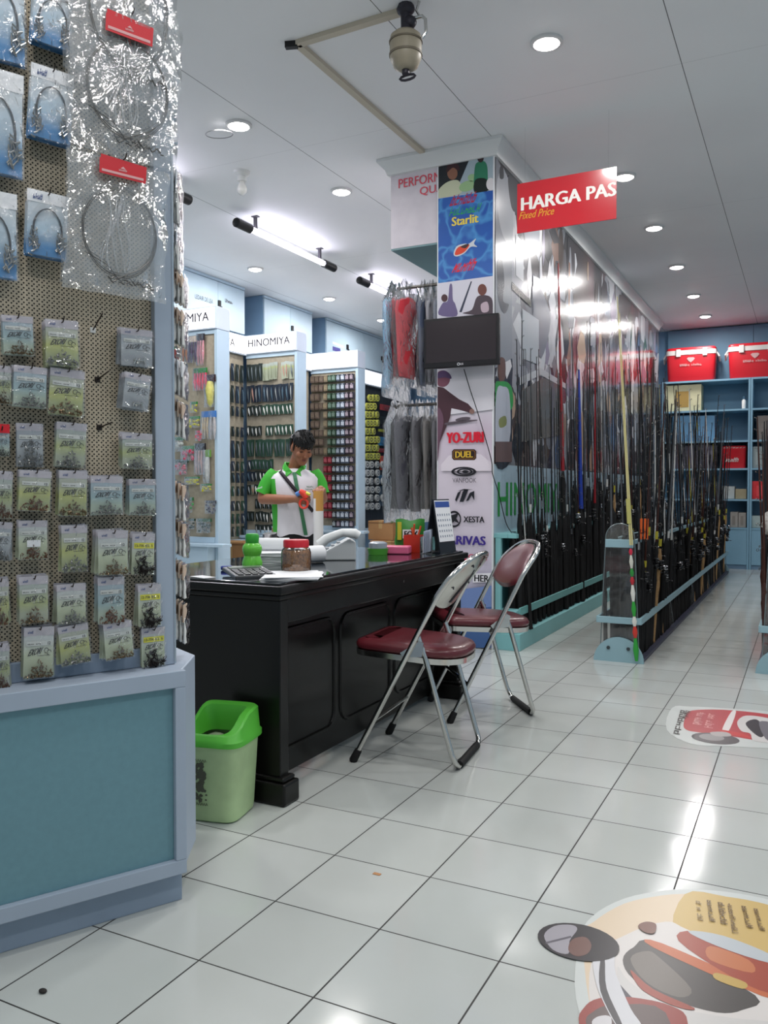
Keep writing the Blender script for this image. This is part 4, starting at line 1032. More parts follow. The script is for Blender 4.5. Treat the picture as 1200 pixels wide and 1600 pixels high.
b.add(vs, [(2*i, 2*i+2, 2*i+3, 2*i+1) for i in range(14)])
b.add([(-.117, -.07, 1.185), (-.093, -.07, 1.205), (-.075, .07, 1.215), (-.1, .07, 1.2)], [(0, 1, 2, 3)])
so = obj('shoulder_strap', b, mat('strap_dark', '2a2028', .6), pp); m_ = so.modifiers.new('thick', 'SOLIDIFY'); m_.thickness = .004
b = MB()
b.loft([ring_(0, 0, .755, .155, .112, 24, 2.5), ring_(0, 0, .68, .162, .115, 24, 2.5), ring_(0, 0, .60, .168, .112, 24, 2.8)])
for s in (-1, 1): b.tube([(s*.085, 0, .66), (s*.09, -.01, .42), (s*.094, .004, .2), (s*.095, .006, .045)], [.092, .074, .064, .062], 16)
obj('trousers', b, mat('trousers_black', '121214', .75), pp)
b = MB()
for s in (-1, 1): b.loft([[(x+s*.1, y-.05, z) for x, y, z in ring_(0, 0, z_, a_, l_, 18, 2.6)] for z_, a_, l_ in ((.0, .045, .135), (.02, .048, .138), (.05, .044, .12), (.075, .036, .07))])
obj('shoes', b, BLACK, pp)
# the red toy-like tape gun in the hand
hp = wm(pp) @ (A2+V((.075, -.055, .012)))
d = thing('tape_gun', 'red and blue plastic tool held in the hand of the person', 'tool', hp, R(20))
b = MB(); b.tube([(.030*math.cos(a), 0, -.045+.033*math.sin(a)) for a in [i*.4488 for i in range(14)]], .0085, 8, closed=True)
b.tube([(-.03, 0, .045), (0, 0, .03), (.02, 0, -.005)], [.02, .026, .02], 10)
obj('grip', b, mat('tool_red', 'e0402e', .35), d)
obj('nozzle', MB().tube([(.02, 0, .03), (.05, -.01, .022)], [.016, .009], 10), mat('tool_yellow', 'd9d54a', .35), d)
obj('cartridge', MB().tube([(-.055, 0, .02), (-.02, 0, .038)], .018, 10), mat('tool_blue', '4e7fc0', .35), d)
# ================================================================ LEFT WALL: cupboards, lit signs, lure fins
XW = -5.08
TAN = mat('fin_board', 'a39a87', .75, noise=.12, scale=30)
SIGNF = mat('sign_glow', 'ffffff', .5, emit=SIGN_E, ecol='f6f8ff'); SIGNE = mat('sign_edge', 'c5cfdb', .45)
LET = mat('sign_letters', '2c2430', .5); LET_GLARE = mat('sign_letters_glare', 'c9b8b2', .6, emit=.45, ecol='d8ccc8')  # second one: pale glowing copy, the sign's glare put into the letter colour
def cupboard(y0, y1, splits, knobs, lab):
    c = thing('wall_cupboard', lab, 'cupboard', (-5.3, (y0+y1)/2, 2.79), 0, 'blue cupboards under the ceiling')
    obj('body', MB().bb(-5.74, -5.062, y0, y1, 2.79, 3.315), BLUED, c, world=True, smooth=False)
    obj('cornice', MB().bb(-5.07, -5.038, y0, y1, 3.285, 3.315), WBLUE, c, world=True, smooth=False)
    ed = [y0+.003]+splits+[y1-.003]; ds = []
    for a, b_ in zip(ed, ed[1:]):
        ds.append(obj('door', MB().bb(-5.0615, -5.040, a+.002, b_-.002, 2.795, 3.28), WBLUE, c, world=True, smooth=False, bevel=.002))
    for px, py in knobs:
        p = atx(px, py, -5.03); k = sum(p.y > s_ for s_ in splits)
        obj('latch', MB().bb(-5.04, -5.02, p.y-.018, p.y+.018, p.z-.03, p.z+.03).bb(-5.03, -5.015, p.y+.005, p.y+.03, p.z-.06, p.z-.03), BLACK, ds[min(k, len(ds)-1)], world=True, smooth=False)
    return c
def sp_(px, py): return atx(px, py, -5.04).y
c = cupboard(2.0, 5.01, [2.9, sp_(341, 470)], [(343, 474)], 'nearest blue wall cupboard under the ceiling, with a paper strip of lettering')
b = MB(); a, e_ = atx(305, 463, -5.036), atx(333, 471, -5.036)
put_text(b, 'LEDAIR DE LEA', (-5.0385, a.y, a.z-.02), (0, e_.y-a.y, 0), (0, 0, .045)); a, e_ = atx(352, 472, -5.036), atx(364, 478, -5.036)
put_text(b, '~aaaaa', (-5.0385, a.y, a.z), (0, e_.y-a.y, 0), (0, 0, .04)); obj('paper_lettering', b, LET, c, world=True, smooth=False)
cupboard(5.38, 6.436, [sp_(454, 510)], [(457, 513)], 'middle blue wall cupboard under the ceiling')
c = cupboard(6.785, 9.6, [sp_(567, 545), 8.9], [(543, 542), (597, 560)], 'farthest blue wall cupboard, with a small purple sticker on its door')
b = MB(); a, e_ = atx(520, 541, -5.037), atx(532, 551, -5.037); b.bb(-5.04, -5.038, a.y, e_.y, e_.z, a.z); obj('sticker', b, mat('purple_sticker', '4d4a8f', .5), c, world=True, smooth=False)
b = MB(); a, e_ = atx(520, 537, -5.037), atx(537, 544, -5.037); b.add([(-5.0385, a.y, a.z), (-5.0385, e_.y, e_.z), (-5.0385, e_.y, e_.z+.03), (-5.0385, a.y, a.z+.03)], [(0, 1, 2, 3)]); obj('paper_strip', b, PAPER, c, world=True, smooth=False)
FY = (3.70, 5.085, 6.47); names = ('nearest', 'middle', 'farthest')
XL, XR = -5.075, -4.385; DF = .17
fins = []
for i, y in enumerate(FY):
    f = thing('lure_fin', f'{names[i]} blue framed lure stand jutting from the left wall', 'display stand', (-4.7, y, 0), 0, 'lure stands along the left wall'); fins.append(f)
    obj('board', MB().bb(XL, XR-.035, y, y+.012, .60, 2.575), TAN, f, world=True, smooth=False)
    obj('back', MB().bb(XL, XR-.036, y+.0125, y+DF, .05, 2.575), BLUED, f, world=True, smooth=False)
    obj('stile', MB().bb(XR-.035, XR, y-.02, y+DF, .0, 2.575), WBLUE, f, world=True, smooth=False, bevel=.003)
    obj('top_rail', MB().bb(XL, XR-.036, y-.015, y-.0005, 2.535, 2.575), WBLUE, f, world=True, smooth=False)
    obj('bottom_rail', MB().bb(XL, XR-.036, y-.03, y-.0005, .545, .60), WBLUE, f, world=True, smooth=False)
    obj('ledge', MB().bb(XL, XR-.036, y-.16, y-.0005, .515, .543).bb(XR-.036, XR+.16, y-.16, y-.021, .515, .543), WBLUE, f, world=True, smooth=False, bevel=.003)
    obj('base_box', MB().bb(XL, XR-.037, y-.13, y-.001, .285, .513), WBLUE, f, world=True, smooth=False, bevel=.003)
    obj('base_shelf', MB().bb(XL, XR-.037, y-.13, y-.001, .0, .06), BLUED, f, world=True, smooth=False)
    s_ = thing('lit_sign', ('lit white sign, nearest of the row, its first letters hidden by the packet stand', 'lit white sign with all eight letters readable, above the middle lure stand', 'glaring lit white sign, its letters coloured pale for glare, above the farthest lure stand')[i], 'sign', (-4.7, y, 2.68), 0, 'lit signs on the lure stands')
    obj('housing', MB().bb(XL, XR+.004, y-.035, y+DF, 2.577, 2.79), SIGNE, s_, world=True, smooth=False, bevel=.004)
    obj('face', MB().bb(XL+.004, XR-.012, y-.0405, y-.0352, 2.588, 2.779), SIGNF, s_, world=True, smooth=False)
    b = MB(); put_text(b, 'HINOMIYA', (XL+.05, y-.0412, 2.655), (XR-XL-.13, 0, 0), (0, 0, .085), 0, .012); obj('lettering', b, LET_GLARE if i == 2 else LET, s_, world=True, smooth=False)
for i, (y0, y1) in enumerate(((FY[0]+DF+.005, FY[1]-.042), (FY[1]+DF+.005, FY[2]-.042), (FY[2]+DF+.005, 9.4))):
    f = thing('lure_board', f'perforated wall board {["behind the nearest lure stand", "between the middle and farthest lure stands", "with spools, behind the bagged shirts"][i]}', 'display board', (-5.1, (y0+y1)/2, 0), 0, 'wall boards between the lure stands')
    obj('board', MB().bb(-5.14, XW-.012, y0, y1, .5, 2.56), TAN if i < 2 else mat('dark_board', '2b3036', .7, noise=.3, scale=10), f, world=True, smooth=False)
    obj('shelf', MB().bb(-5.14, -4.95, y0, y1, .46, .499), WBLUE, f, world=True, smooth=False)
    obj('carcass', MB().bb(-5.74, -5.141, y0, y1, 0, 2.785), BLUED, f, world=True, smooth=False)
    s_ = thing('lit_sign', ('lit white wall sign, only its last letters showing beside the middle stand', 'short end of a lit white wall sign left of the glaring sign', 'lit white wall sign with a faint pink letter, left of the bagged shirts')[i], 'sign', (-5.1, (y0+y1)/2, 2.67), 0, 'lit signs on the left wall')
    obj('housing', MB().bb(-5.14, -5.046, y0, y1, 2.565, 2.78), SIGNE, s_, world=True, smooth=False)
    obj('face', MB().bb(-5.0455, -5.040, y0+.01, y1-.01, 2.578, 2.768), SIGNF, s_, world=True, smooth=False)
    b = MB()
    if i < 2: put_text(b, 'HINOMIYA', (-5.039, y1-.22-.62, 2.63), (0, .62, 0), (0, 0, .085), 0, .012); obj('lettering', b, LET, s_, world=True, smooth=False)
    else:
        a = atx(575, 592, -5.039); put_text(b, 'L', (-5.039, a.y, 2.62), (0, .10, 0), (0, 0, .08)); obj('lettering', b, mat('pink_letters', 'e2b4ae', .5, emit=.9, ecol='e2b4ae'), s_, world=True, smooth=False)
# ---- coloured packs on the nearest stand
def pk(rect, hc, bc, kind, lab, y=FY[0], hh=.22):
    x0, y0, x1, y1 = rect; yy = y-.035; a, e_ = aty(x0, y0, yy), aty(x1, y1, yy); w_, h_ = e_.x-a.x, a.z-e_.z
    r = thing('lure_pack', lab, 'packet', ((a.x+e_.x)/2, yy, a.z), 0, 'packs on the nearest lure stand')
    obj('header', MB().bb(-w_/2, w_/2, -.003, .003, -h_*hh, 0), mat('hd_'+hc, hc, .4), r, smooth=False, bevel=.001)
    b = MB(); rd = random.Random(int(x0*3+y0))
    if kind == 'lures':
        n = max(2, int(w_/.028))
        for k in range(n):
            x = -w_/2+w_*(k+.5)/n; b.tube([(x, -.005, -h_*hh), (x+rd.uniform(-.006, .006), -.008, -h_*.6), (x+rd.uniform(-.01, .01), -.006, -h_*.97)], [w_/n*.25, w_/n*.42, w_/n*.12], 8)
    elif kind == 'long': b.tube([(0, -.004, -h_*hh), (0, -.012, -h_*.45), (.004, -.01, -h_*.85), (.0, -.004, -h_)], [w_*.25, w_*.36, w_*.25, w_*.08], 10)
    else:
        for k in range(14): b.ell((rd.uniform(-.42, .42)*w_, -.006-.012*rd.random(), -h_*rd.uniform(hh+.08, .95)), (w_*.11, .012, h_*.10), 8, 6)
    obj('contents', b, mat('bd_'+bc, bc, .4, noise=.25, scale=25), r)
    obj('bag', sheet(w_, h_, 0, -.022, .006, 5, 7, .003, int(x0)), FILM, r)
GY = '2f7d34'
for rect, hc, bc, kind, lab in (
 ((285, 530, 295, 566), 'b98a5a', 'a8672f', 'lures', 'orange lure pack at the top left of the nearest stand'),
 ((294, 526, 308, 567), 'c9b9a8', '4b2f52', 'lures', 'pack of dark purple and white lures at the top of the nearest stand'),
 ((308, 522, 320, 571), '2a2024', 'd58f98', 'lures', 'black topped pack of pink white lures at the top of the nearest stand'),
 ((303, 576, 324, 610), GY, 'e8415e', 'lures', 'green topped pack of hot pink squid lures'),
 ((321, 586, 337, 636), '33161a', 'c6c068', 'long', 'black and red topped pack of a bright yellow lure by the stile'),
 ((299, 628, 309, 645), GY, 'c9c42f', 'bits', 'tiny green and yellow pack alone on the nearest stand'),
 ((294, 651, 313, 668), GY, 'c9c42f', 'bits', 'green and yellow pack left of the blue topped packs'),
 ((315, 643, 327, 686), '2f6fb8', 'c9b48e', 'lures', 'left blue topped pack of bone coloured lures'),
 ((327, 642, 338, 687), '3877c0', 'b9b3b0', 'lures', 'right blue topped pack of bone coloured lures'),
 ((307, 673, 317, 689), 'd8405c', 'e2495f', 'bits', 'small pink pack below the green and yellow one'),
 ((273, 683, 289, 706), '2a6a30', 'c4c6bd', 'bits', 'green topped pack of white bits half behind the foam floats'),
 ((284, 697, 304, 720), GY, 'c81f4a', 'bits', 'green topped pack with crimson contents'),
 ((305, 693, 322, 742), '1d1517', 'c3a7a2', 'lures', 'black topped pack with pale pink strips'),
 ((319, 703, 330, 755), '6d9a3c', 'b9bcb9', 'long', 'long pack with a silvery lure under a light green top'),
 ((273, 718, 295, 742), '1f3a22', 'c6707c', 'bits', 'dark pack with a pink lure half behind the foam floats'),
 ((290, 745, 312, 757), GY, 'd2cc22', 'bits', 'flat green and yellow pack, left of two low ones'),
 ((315, 756, 331, 768), GY, 'd2cc22', 'bits', 'flat green and yellow pack, right of two low ones'),
 ((289, 777, 303, 801), '2a6a30', '3f9a4a', 'bits', 'bright green bag low on the nearest stand'),
 ((322, 782, 338, 803), '4b4a52', '55525c', 'bits', 'grey pack of small parts low by the stile'),
 ((289, 810, 306, 827), '26402a', '47524a', 'bits', 'dark green pack at the bottom left of the nearest stand'),
 ((309, 810, 331, 833), '2f5a30', '55605a', 'bits', 'dark green pack at the bottom middle of the nearest stand')):
    pk(rect, hc, bc, kind, lab)
for k in range(4):
    pk((291+9*k, 889+(k % 2)*2, 299+9*k, 905), GY, 'b9b933' if k % 2 else '3f8a55', 'bits', f'{ORD[k]} green pack in the open bay under the nearest stand', y=FY[0]-.06)
# ---- carded jig lures on the middle stand and the wall board left of it
CC = [mat('card_dark', '26302e', .45), mat('card_green', '3d5a34', .45), mat('card_navy', '2a3442', .45), mat('card_deepgreen', '2d4a3c', .45)]
LC = [mat('lure_silver', 'b9bcba', .25, .6), mat('lure_lime', '979f86', .3), mat('lure_orange', 'b08a7a', .3), mat('lure_grey', '6a7478', .3, .5), mat('lure_blue', '5f7684', .3, .3), mat('lure_white', 'dcdcd6', .35)]
_lp = {}
def lure_proto(c, l, short):
    if (c, l, short) in _lp: return _lp[(c, l, short)]
    r = thing('jig_pack', 'x', 'packet', (0, 0, -20)); h_ = .11 if short else .19
    obj('card', MB().bb(-.027, .027, -.0015, .0015, -h_, 0), CC[c], r, smooth=False)
    b = MB(); k = h_/.19
    b.tube([(-.004, -.007, -.03*k), (.0, -.011, -.07*k), (.006, -.012, -.12*k), (.012, -.007, -.175*k)], [.002, .0085, .009, .002], 8)
    b.tube([(.010, -.007, -.172*k), (.017, -.012, -.186*k), (.009, -.014, -.19*k)], .0016, 5)
    obj('jig', b, LC[l], r); _lp[(c, l, short)] = r; return r
rows = [(566, 0, 'aaaabbbb.cck'), (600, 0, 'nnnnnnnnnnnn'), (632, 1, 'ddddwwwwwwww'), (664, 1, 'dddd.wwwwwww'), (686, 0, 'gggggggggggg'), (718, 1, 'ngggggg.....'), (736, 1, 'nndddd......'), (757, 1, 'dcdddddd....'), (780, 1, '..dddddddd..'), (800, 1, 'dddddddddd..'), (820, 1, '..ddddddddd.')]
KIND = {'a': (0, 3, 'dark'), 'b': (1, 1, 'green'), 'c': (1, 2, 'green'), 'k': (1, 3, 'green'), 'n': (2, 0, 'navy'), 'd': (0, 0, 'dark'), 'w': (3, 5, 'green'), 'g': (3, 3, 'deep green')}
rd = random.Random(11)
for ri, (py, short, spec) in enumerate(rows):
    for ci, ch in enumerate(spec):
        if ch == '.': continue
        c_, l_, nm = KIND[ch]
        if ch == 'n': l_ = rd.choice((0, 4, 2, 3))
        if ch == 'd': l_ = rd.choice((0, 0, 3, 5))
        x = XL+.045+ci*.0515; z = aty(425, py, FY[1]-.05).z
        dup(lure_proto(c_, l_, short), (x, FY[1]-.012-.02*rd.random(), z+rd.uniform(-.006, .006)), rot=(R(rd.uniform(-4, 0)), R(rd.uniform(-4, 4)), R(rd.uniform(-14, 14))),
            label=f'{nm} carded jig, {ORD[ri]} row from top, {ORD[ci]} from left, middle stand', group=f'jigs in the {ORD[ri]} row of the middle stand')
for ri, (py, short, spec) in enumerate(rows):
    for ci in range(5):
        y = 4.62+.09*ci
        dup(lure_proto(rd.choice((0, 0, 2, 3)), rd.choice((0, 3, 3, 4)), short), (XW+.02, y, aty(425, py, FY[1]-.05).z-.02), rot=(0, R(rd.uniform(-4, 4)), R(90+rd.uniform(-10, 10))),
            label=f'dark carded jig, {ORD[ri]} row from top, {ORD[ci]} along the wall board', group=f'jigs in the {ORD[ri]} row of the wall board')
for k, (x0, y0, x1, y1) in enumerate(((353, 780, 377, 792), (353, 806, 377, 816))):
    a, e_ = aty(x0, y0, FY[1]-.06), aty(x1, y1, FY[1]-.06)
    r = thing('lure_pack', f'flat green and yellow pack, {"upper" if k == 0 else "lower"} one left of the person', 'packet', ((a.x+e_.x)/2, FY[1]-.06, a.z), 0)
    w_, h_ = e_.x-a.x, a.z-e_.z
    obj('header', MB().bb(-w_/2, w_/2, -.01, .01, -h_*.5, 0), mat('hd_'+GY, GY, .4), r, smooth=False); obj('tub', MB().bb(-w_/2, w_/2, -.02, .01, -h_, -h_*.5-.001), mat('bd_d2cc22', 'd2cc22', .4), r, smooth=False, bevel=.004)
# ---- line boxes on the farthest stand
BX = {'brown': ('5c5048', '77695c'), 'tan': ('766a58', '95886e'), 'green': ('2b4232', '71877a'), 'white': ('46505e', 'c3ccd6'), 'blue': ('3a4450', 'a3b0bd'), 'purple': ('302a34', 'a89ba4'), 'red': ('6d1a26', 'a8525c'), 'dark': ('202026', 'a9b3b5')}
_bp = {}
def box_proto(k):
    if k in _bp: return _bp[k]
    a, b_ = BX[k]; r = thing('line_box', 'x', 'box', (0, 0, -20))
    obj('box', MB().bb(-.027, .027, -.02, .02, -.085, 0), mat('box_'+k, a, .35), r, smooth=False, bevel=.002)
    obj('label', MB().bb(-.021, .021, -.0225, -.0205, -.066, -.022).bb(-.01, .01, -.0225, -.0205, -.016, -.006), mat('boxlabel_'+k, b_, .4, noise=.35, scale=60), r, smooth=False)
    _bp[k] = r; return r
for ri in range(17):
    py = 586+14.2*ri; z = aty(520, py, FY[2]-.05).z
    if ri < 9: spec = ['brown', 'brown', 'brown', 'tan', 'green', 'green', 'blue', 'white', 'purple', 'purple']
    elif ri < 16: spec = [None, None, None, 'red', 'red', 'dark', 'white', 'white' if ri % 2 else 'blue', 'white', 'purple']
    else: spec = [None]*5+['dark', 'purple', 'white', 'white', 'purple']
    for ci, k in enumerate(spec):
        if k is None or (k in ('brown', 'tan') and rd.random() < .16): continue
        dup(box_proto(k), (XL+.055+ci*.063, FY[2]-.045-.015*rd.random(), z), rot=(0, R(rd.uniform(-3, 3)), R(rd.uniform(-8, 8))),
            label=f'{k} line box, {ORD[ri]} row from top, {ORD[ci]} from left, farthest stand', group=f'{k} line boxes on the farthest stand')
# ---- spools and packs on the far wall board
def spool_proto(c):
    k = 'spool'+c
    if k in _bp: return _bp[k]
    r = thing('line_spool', 'x', 'spool', (0, 0, -20)); M = MX.Rotation(R(90), 4, 'Y')
    obj('rim', MB().lathe([(.024, -.016), (.05, -.016), (.054, -.01), (.05, .0), (.05, .016), (.024, .016)], n=18, M=M), mat('rim_'+c, c, .35), r)
    obj('hub', MB().lathe([(0, .014), (.030, .0175), (.03, -.0175), (0, -.014)][::-1], n=14, M=M), mat('spool_hub', '23232a', .4), r); _bp[k] = r; return r
for ri in range(14):
    py = 622+13*ri; yel = ri < 8
    pxs = (573, 578, 583.5, 589) if yel else (573, 580, 589, 598)
    for ci, px in enumerate(pxs):
        if (yel and ci == 3 and ri in (1, 4)) or (yel and ri == 0 and ci == 0) or (not yel and ci == 3 and ri % 2): continue
        p = atx(px+(ri % 2), py, XW+.06)
        dup(spool_proto('b3b552' if yel else 'b4b8b6'), p, rot=(0, 0, R(rd.uniform(-12, 12))), label=f'{"yellow" if yel else "grey"} rimmed spool, {ORD[ri]} row from top, {ORD[ci]} from left, wall board', group=('yellow' if yel else 'grey')+' rimmed spools on the wall board')
for k, (x0, y0, x1, y1, c, lab) in enumerate(((594, 631, 614, 644, '9a3a3a', 'red pack right of the yellow spools'), (593, 650, 613, 665, '20241f', 'black pack right of the yellow spools'), (591, 670, 612, 677, 'a9b03a', 'yellow green strip pack right of the yellow spools'),
    (590, 682, 612, 698, '2f6f9a', 'blue pack below the yellow green strip'), (588, 700, 610, 708, '9a2f33', 'red banner pack below the blue one'), (594, 712, 612, 735, 'b8503a', 'orange red pack near the bagged shirts'), (590, 742, 608, 756, '37607e', 'dull blue pack near the bagged shirts'), (592, 760, 610, 790, '3a4a58', 'dark blue grey pack low near the bagged shirts'))):
    a, e_ = atx(x0, y0, XW+.03), atx(x1, y1, XW+.03)
    r = thing('hanging_pack', lab, 'packet', (XW+.03, (a.y+e_.y)/2, a.z), 0)
    w_ = e_.y-a.y; h_ = a.z-e_.z
    obj('card', MB().bb(-.006, .006, -w_/2, w_/2, -h_, 0), mat('pack_'+c, c, .4, noise=.3, scale=14), r, smooth=False, bevel=.002)
    obj('blister', MB().ell((.012, 0, -h_*.6), (.02, w_*.32, h_*.28), 12, 8), FILM, r)
# ---- cartons on the floor
CART = mat('carton', '9a7148', .75, noise=.08, scale=6)
def carton(x, y, z, sx, sy, sz, rz, lab, openf=False):
    r = thing('cardboard_box', lab, 'box', (x, y, z), rz)
    obj('carton', MB().bb(-sx/2, sx/2, -sy/2, sy/2, 0, sz), CART, r, smooth=False, bevel=.004)
    obj('tape', MB().bb(-.025, .025, -sy/2-.0015, sy/2+.0015, sz*.6, sz+.0015), mat('box_tape', 'a98a5c', .3), r, smooth=False)
    b = MB(); b.bb(-sx/2, sx/2, -sy/2-.003, -sy/2-.0005, sz-.03, sz-.02); obj('flap_edge', b, mat('carton_dark', '6d4c2e', .8), r, smooth=False)
p = aty(600, 835, 6.55)
carton(p.x+.04, 6.75, 0, .50, .40, .42, R(8), 'cardboard carton on the floor right of the farthest lure stand')
carton(p.x-.07, 6.78, .4235, .36, .34, .24, R(-4), 'darker cardboard carton stacked on the floor carton')
p = aty(368, 862, 4.60)
carton(p.x+.03, 4.60, 0, .34, .30, .50, R(5), 'cardboard carton on the floor below the middle lure stand')
for pr_ in list(_lp.values())+list(_bp.values()):
    for c in list(pr_.children): bpy.data.objects.remove(c)
    bpy.data.objects.remove(pr_)
# ================================================================ BANNER ON THE PILLAR
YB = PY-.008
def bzz(py, px=728): return aty(px, py, YB).z
def bx(px, py=600): return aty(px, py, YB).x
bn_ = thing('banner', 'tall printed fishing banner on the white pillar behind the wall monitor', 'banner', (-1.43, YB, 0))
BL, BR = PX0+.004, PX1-.004
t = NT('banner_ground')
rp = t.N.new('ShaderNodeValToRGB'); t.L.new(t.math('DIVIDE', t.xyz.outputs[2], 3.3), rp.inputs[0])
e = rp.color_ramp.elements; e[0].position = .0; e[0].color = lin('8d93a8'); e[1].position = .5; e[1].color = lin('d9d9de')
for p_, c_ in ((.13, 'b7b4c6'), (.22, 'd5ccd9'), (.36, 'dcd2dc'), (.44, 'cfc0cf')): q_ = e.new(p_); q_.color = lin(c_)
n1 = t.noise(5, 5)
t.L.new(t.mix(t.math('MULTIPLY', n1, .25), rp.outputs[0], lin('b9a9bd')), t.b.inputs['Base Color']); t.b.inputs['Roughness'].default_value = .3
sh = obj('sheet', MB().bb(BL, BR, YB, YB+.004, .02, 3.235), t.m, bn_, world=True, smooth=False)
obj('edge_strip', MB().bb(PX0-.001, PX0+.006, YB-.004, YB+.006, .0, 3.24).bb(PX1-.006, PX1+.003, YB-.004, YB+.006, .0, 3.24), mat('edge_white', 'dfe1e4', .3), bn_, world=True, smooth=False)
t = NT('banner_water')
v_ = t.N.new('ShaderNodeTexVoronoi'); v_.feature = 'DISTANCE_TO_EDGE'; v_.inputs['Scale'].default_value = 7; 
dn = t.N.new('ShaderNodeTexNoise'); dn.inputs['Scale'].default_value = 5; t.L.new(t.co, dn.inputs['Vector'])
vm = t.N.new('ShaderNodeMixRGB'); vm.inputs[0].default_value = .25; t.L.new(t.co, vm.inputs[1]); t.L.new(dn.outputs['Color'], vm.inputs[2]); t.L.new(vm.outputs[0], v_.inputs['Vector'])
f_ = t.math('SUBTRACT', 1, t.math('MULTIPLY', v_.outputs['Distance'], 9)); f_ = t.math('MAXIMUM', f_, 0)
t.L.new(t.mix(t.math('MULTIPLY', f_, .45), t.mix(t.noise(3, 4), lin('1d5fae'), lin('2a4fa0')), lin('5fb4e6')), t.b.inputs['Base Color']); t.b.inputs['Roughness'].default_value = .3
WAT = t.m
L_ = [0]
def flat(name, pts, col, lay=None, rough=.35):
    """a printed shape on the banner, points in picture pixels"""
    L_[0] += 1; y = YB-.0006-.00025*(L_[0] if lay is None else lay)
    m = col if not isinstance(col, str) else mat('print_'+col, col, rough)
    b = MB()
    for P in ([smooth_poly(q) if name.startswith(('angler', 'coat', 'fish', 'rod_reel')) and len(q) < 12 else q for q in pts] if isinstance(pts[0][0], (tuple, list)) else [pts]): b.face([(max(BL, min(BR, aty(px, py, YB).x)), y, aty(px, py, YB).z) for px, py in P])
    return obj(name, b, m, bn_, world=True, smooth=False)
def el(cx, cy, a, b_, n=20, rot=0):
    o = []
    for i in range(n):
        t_ = 2*math.pi*i/n; x, y = a*math.cos(t_), b_*math.sin(t_); c_, s_ = math.cos(R(rot)), math.sin(R(rot)); o.append((cx+x*c_-y*s_, cy+x*s_+y*c_))
    return o
def btext(name, s, box_, col, bold=.02, shear=0, up=None):
    L_[0] += 1; y = YB-.0006-.00025*L_[0]; (x0, y0, x1, y1) = box_
    X0, X1 = aty(x0, y1, YB), aty(x1, y1, YB); Zt = aty(x0, y0, YB).z; b = MB()
    put_text(b, s, (X0.x, y, X0.z), (X1.x-X0.x, 0, 0), (0, 0, Zt-X0.z), 0, bold, shear)
    return obj(name, b, mat('print_'+col, col, .35), bn_, world=True, smooth=False)
# top photo: dark sky, a person in a pale jacket, another in green standing
flat('top_photo', [(684, 252), (774, 233), (774, 297), (684, 309)], '9fb0ba')
flat('top_photo_dark', [(684, 252), (737, 241), (712, 300), (684, 309)], '1c2228')
flat('angler_jacket', [[(686, 296), (700, 284), (716, 282), (722, 296), (716, 304), (684, 309)]], 'bfc3a8')
flat('angler_face', [el(707, 271, 8, 10)], '8a5f4c')
flat('angler_hair', [[(698, 270), (700, 258), (708, 254), (717, 259), (717, 268), (708, 262)]], '3b2024')
flat('fish_print', [el(730, 291, 13, 8, rot=-20), el(738, 278, 7, 6)], '93b586')
flat('angler_standing', [[(742, 262), (748, 253), (758, 253), (762, 266), (760, 298), (742, 300)]], '2f7a5c')
flat('angler_legs', [[(743, 281), (760, 280), (764, 297), (742, 301)]], '16201e')
flat('angler_head', [el(751, 247, 5, 7)], '3a2c2e')
flat('angler_white', [el(767, 288, 7, 10)], 'd6d3d6')
flat('water_picture', [(684, 311), (774, 297), (774, 431), (684, 443)], WAT)
btext('lettering', '~aaaaaa', (706, 306, 746, 322), 'a52a4a', .02, .2); btext('lettering', '~aaaaaaaa', (704, 325, 752, 338), '2f9a62', .02, .1)
btext('lettering', 'Starlit', (706, 340, 748, 354), 'e6cf52', .03)
flat('fish_outline', [[(709, 397), (714, 385), (726, 381), (733, 381), (744, 373), (741, 381), (746, 386), (736, 386), (726, 396), (714, 401)]], 'c8cdd2')
flat('fish_body', [[(711, 396), (716, 387), (727, 383), (734, 383), (726, 394), (714, 399)]], 'd8472e'); flat('fish_back', [[(720, 386), (728, 382), (733, 382), (728, 388)]], '402a2a')
btext('lettering', '~aaaaa', (711, 408, 745, 426), 'd3263e', .04, .3)
flat('lower_photo', [(684, 443), (774, 431), (774, 500), (684, 500)], 'cfcdd8')
flat('rod_shape', [[(718, 488), (736, 440), (738, 440), (722, 488)]], '33384c')
flat('angler_waving', [[(686, 492), (692, 474), (700, 470), (703, 446), (707, 446), (708, 468), (712, 476), (714, 494)]], '6a5f86'); flat('angler_face', [el(695, 466, 5, 6)], '4a2f34')
flat('angler_dark', [[(724, 490), (738, 484), (746, 464), (762, 462), (770, 470), (770, 492)]], '4b3f48'); flat('angler_face', [el(754, 453, 7, 9)], '6b3f38'); flat('angler_shirt', [[(752, 476), (762, 472), (764, 486), (754, 488)]], 'b9a5b0')
flat('photo_bottom', [(684, 575), (774, 568), (774, 640), (684, 650)], 'd6d3da')
# man leaning out with a rod, below the monitor
flat('angler_coat', [[(684, 604), (694, 606), (703, 613), (718, 624), (732, 631), (740, 640), (734, 645), (720, 641), (706, 638), (704, 652), (694, 676), (684, 700)]], '4a3038')
flat('angler_head', [el(692, 592, 12, 13)], '7a4a5a'); flat('angler_hat', [[(684, 584), (694, 579), (703, 584), (706, 592), (696, 590), (684, 591)]], '5a4468'); flat('angler_hand', [el(738, 643, 4, 4)], '8a6a62')
flat('rod_reel', [el(724, 655, 12, 3, rot=-8), [(700, 660), (742, 656), (742, 658), (700, 664)]], '5a5058'); flat('coat_fade', [[(684, 640), (694, 655), (688, 690), (684, 720)]], '6a4c5c')
flat('mountain', [[(690, 726), (702, 712), (730, 706), (752, 710), (774, 724), (774, 736), (690, 736)]], 'e3d9e2')
btext('lettering', 'YO-ZURI', (698, 676, 757, 693), 'd81f36', .05)
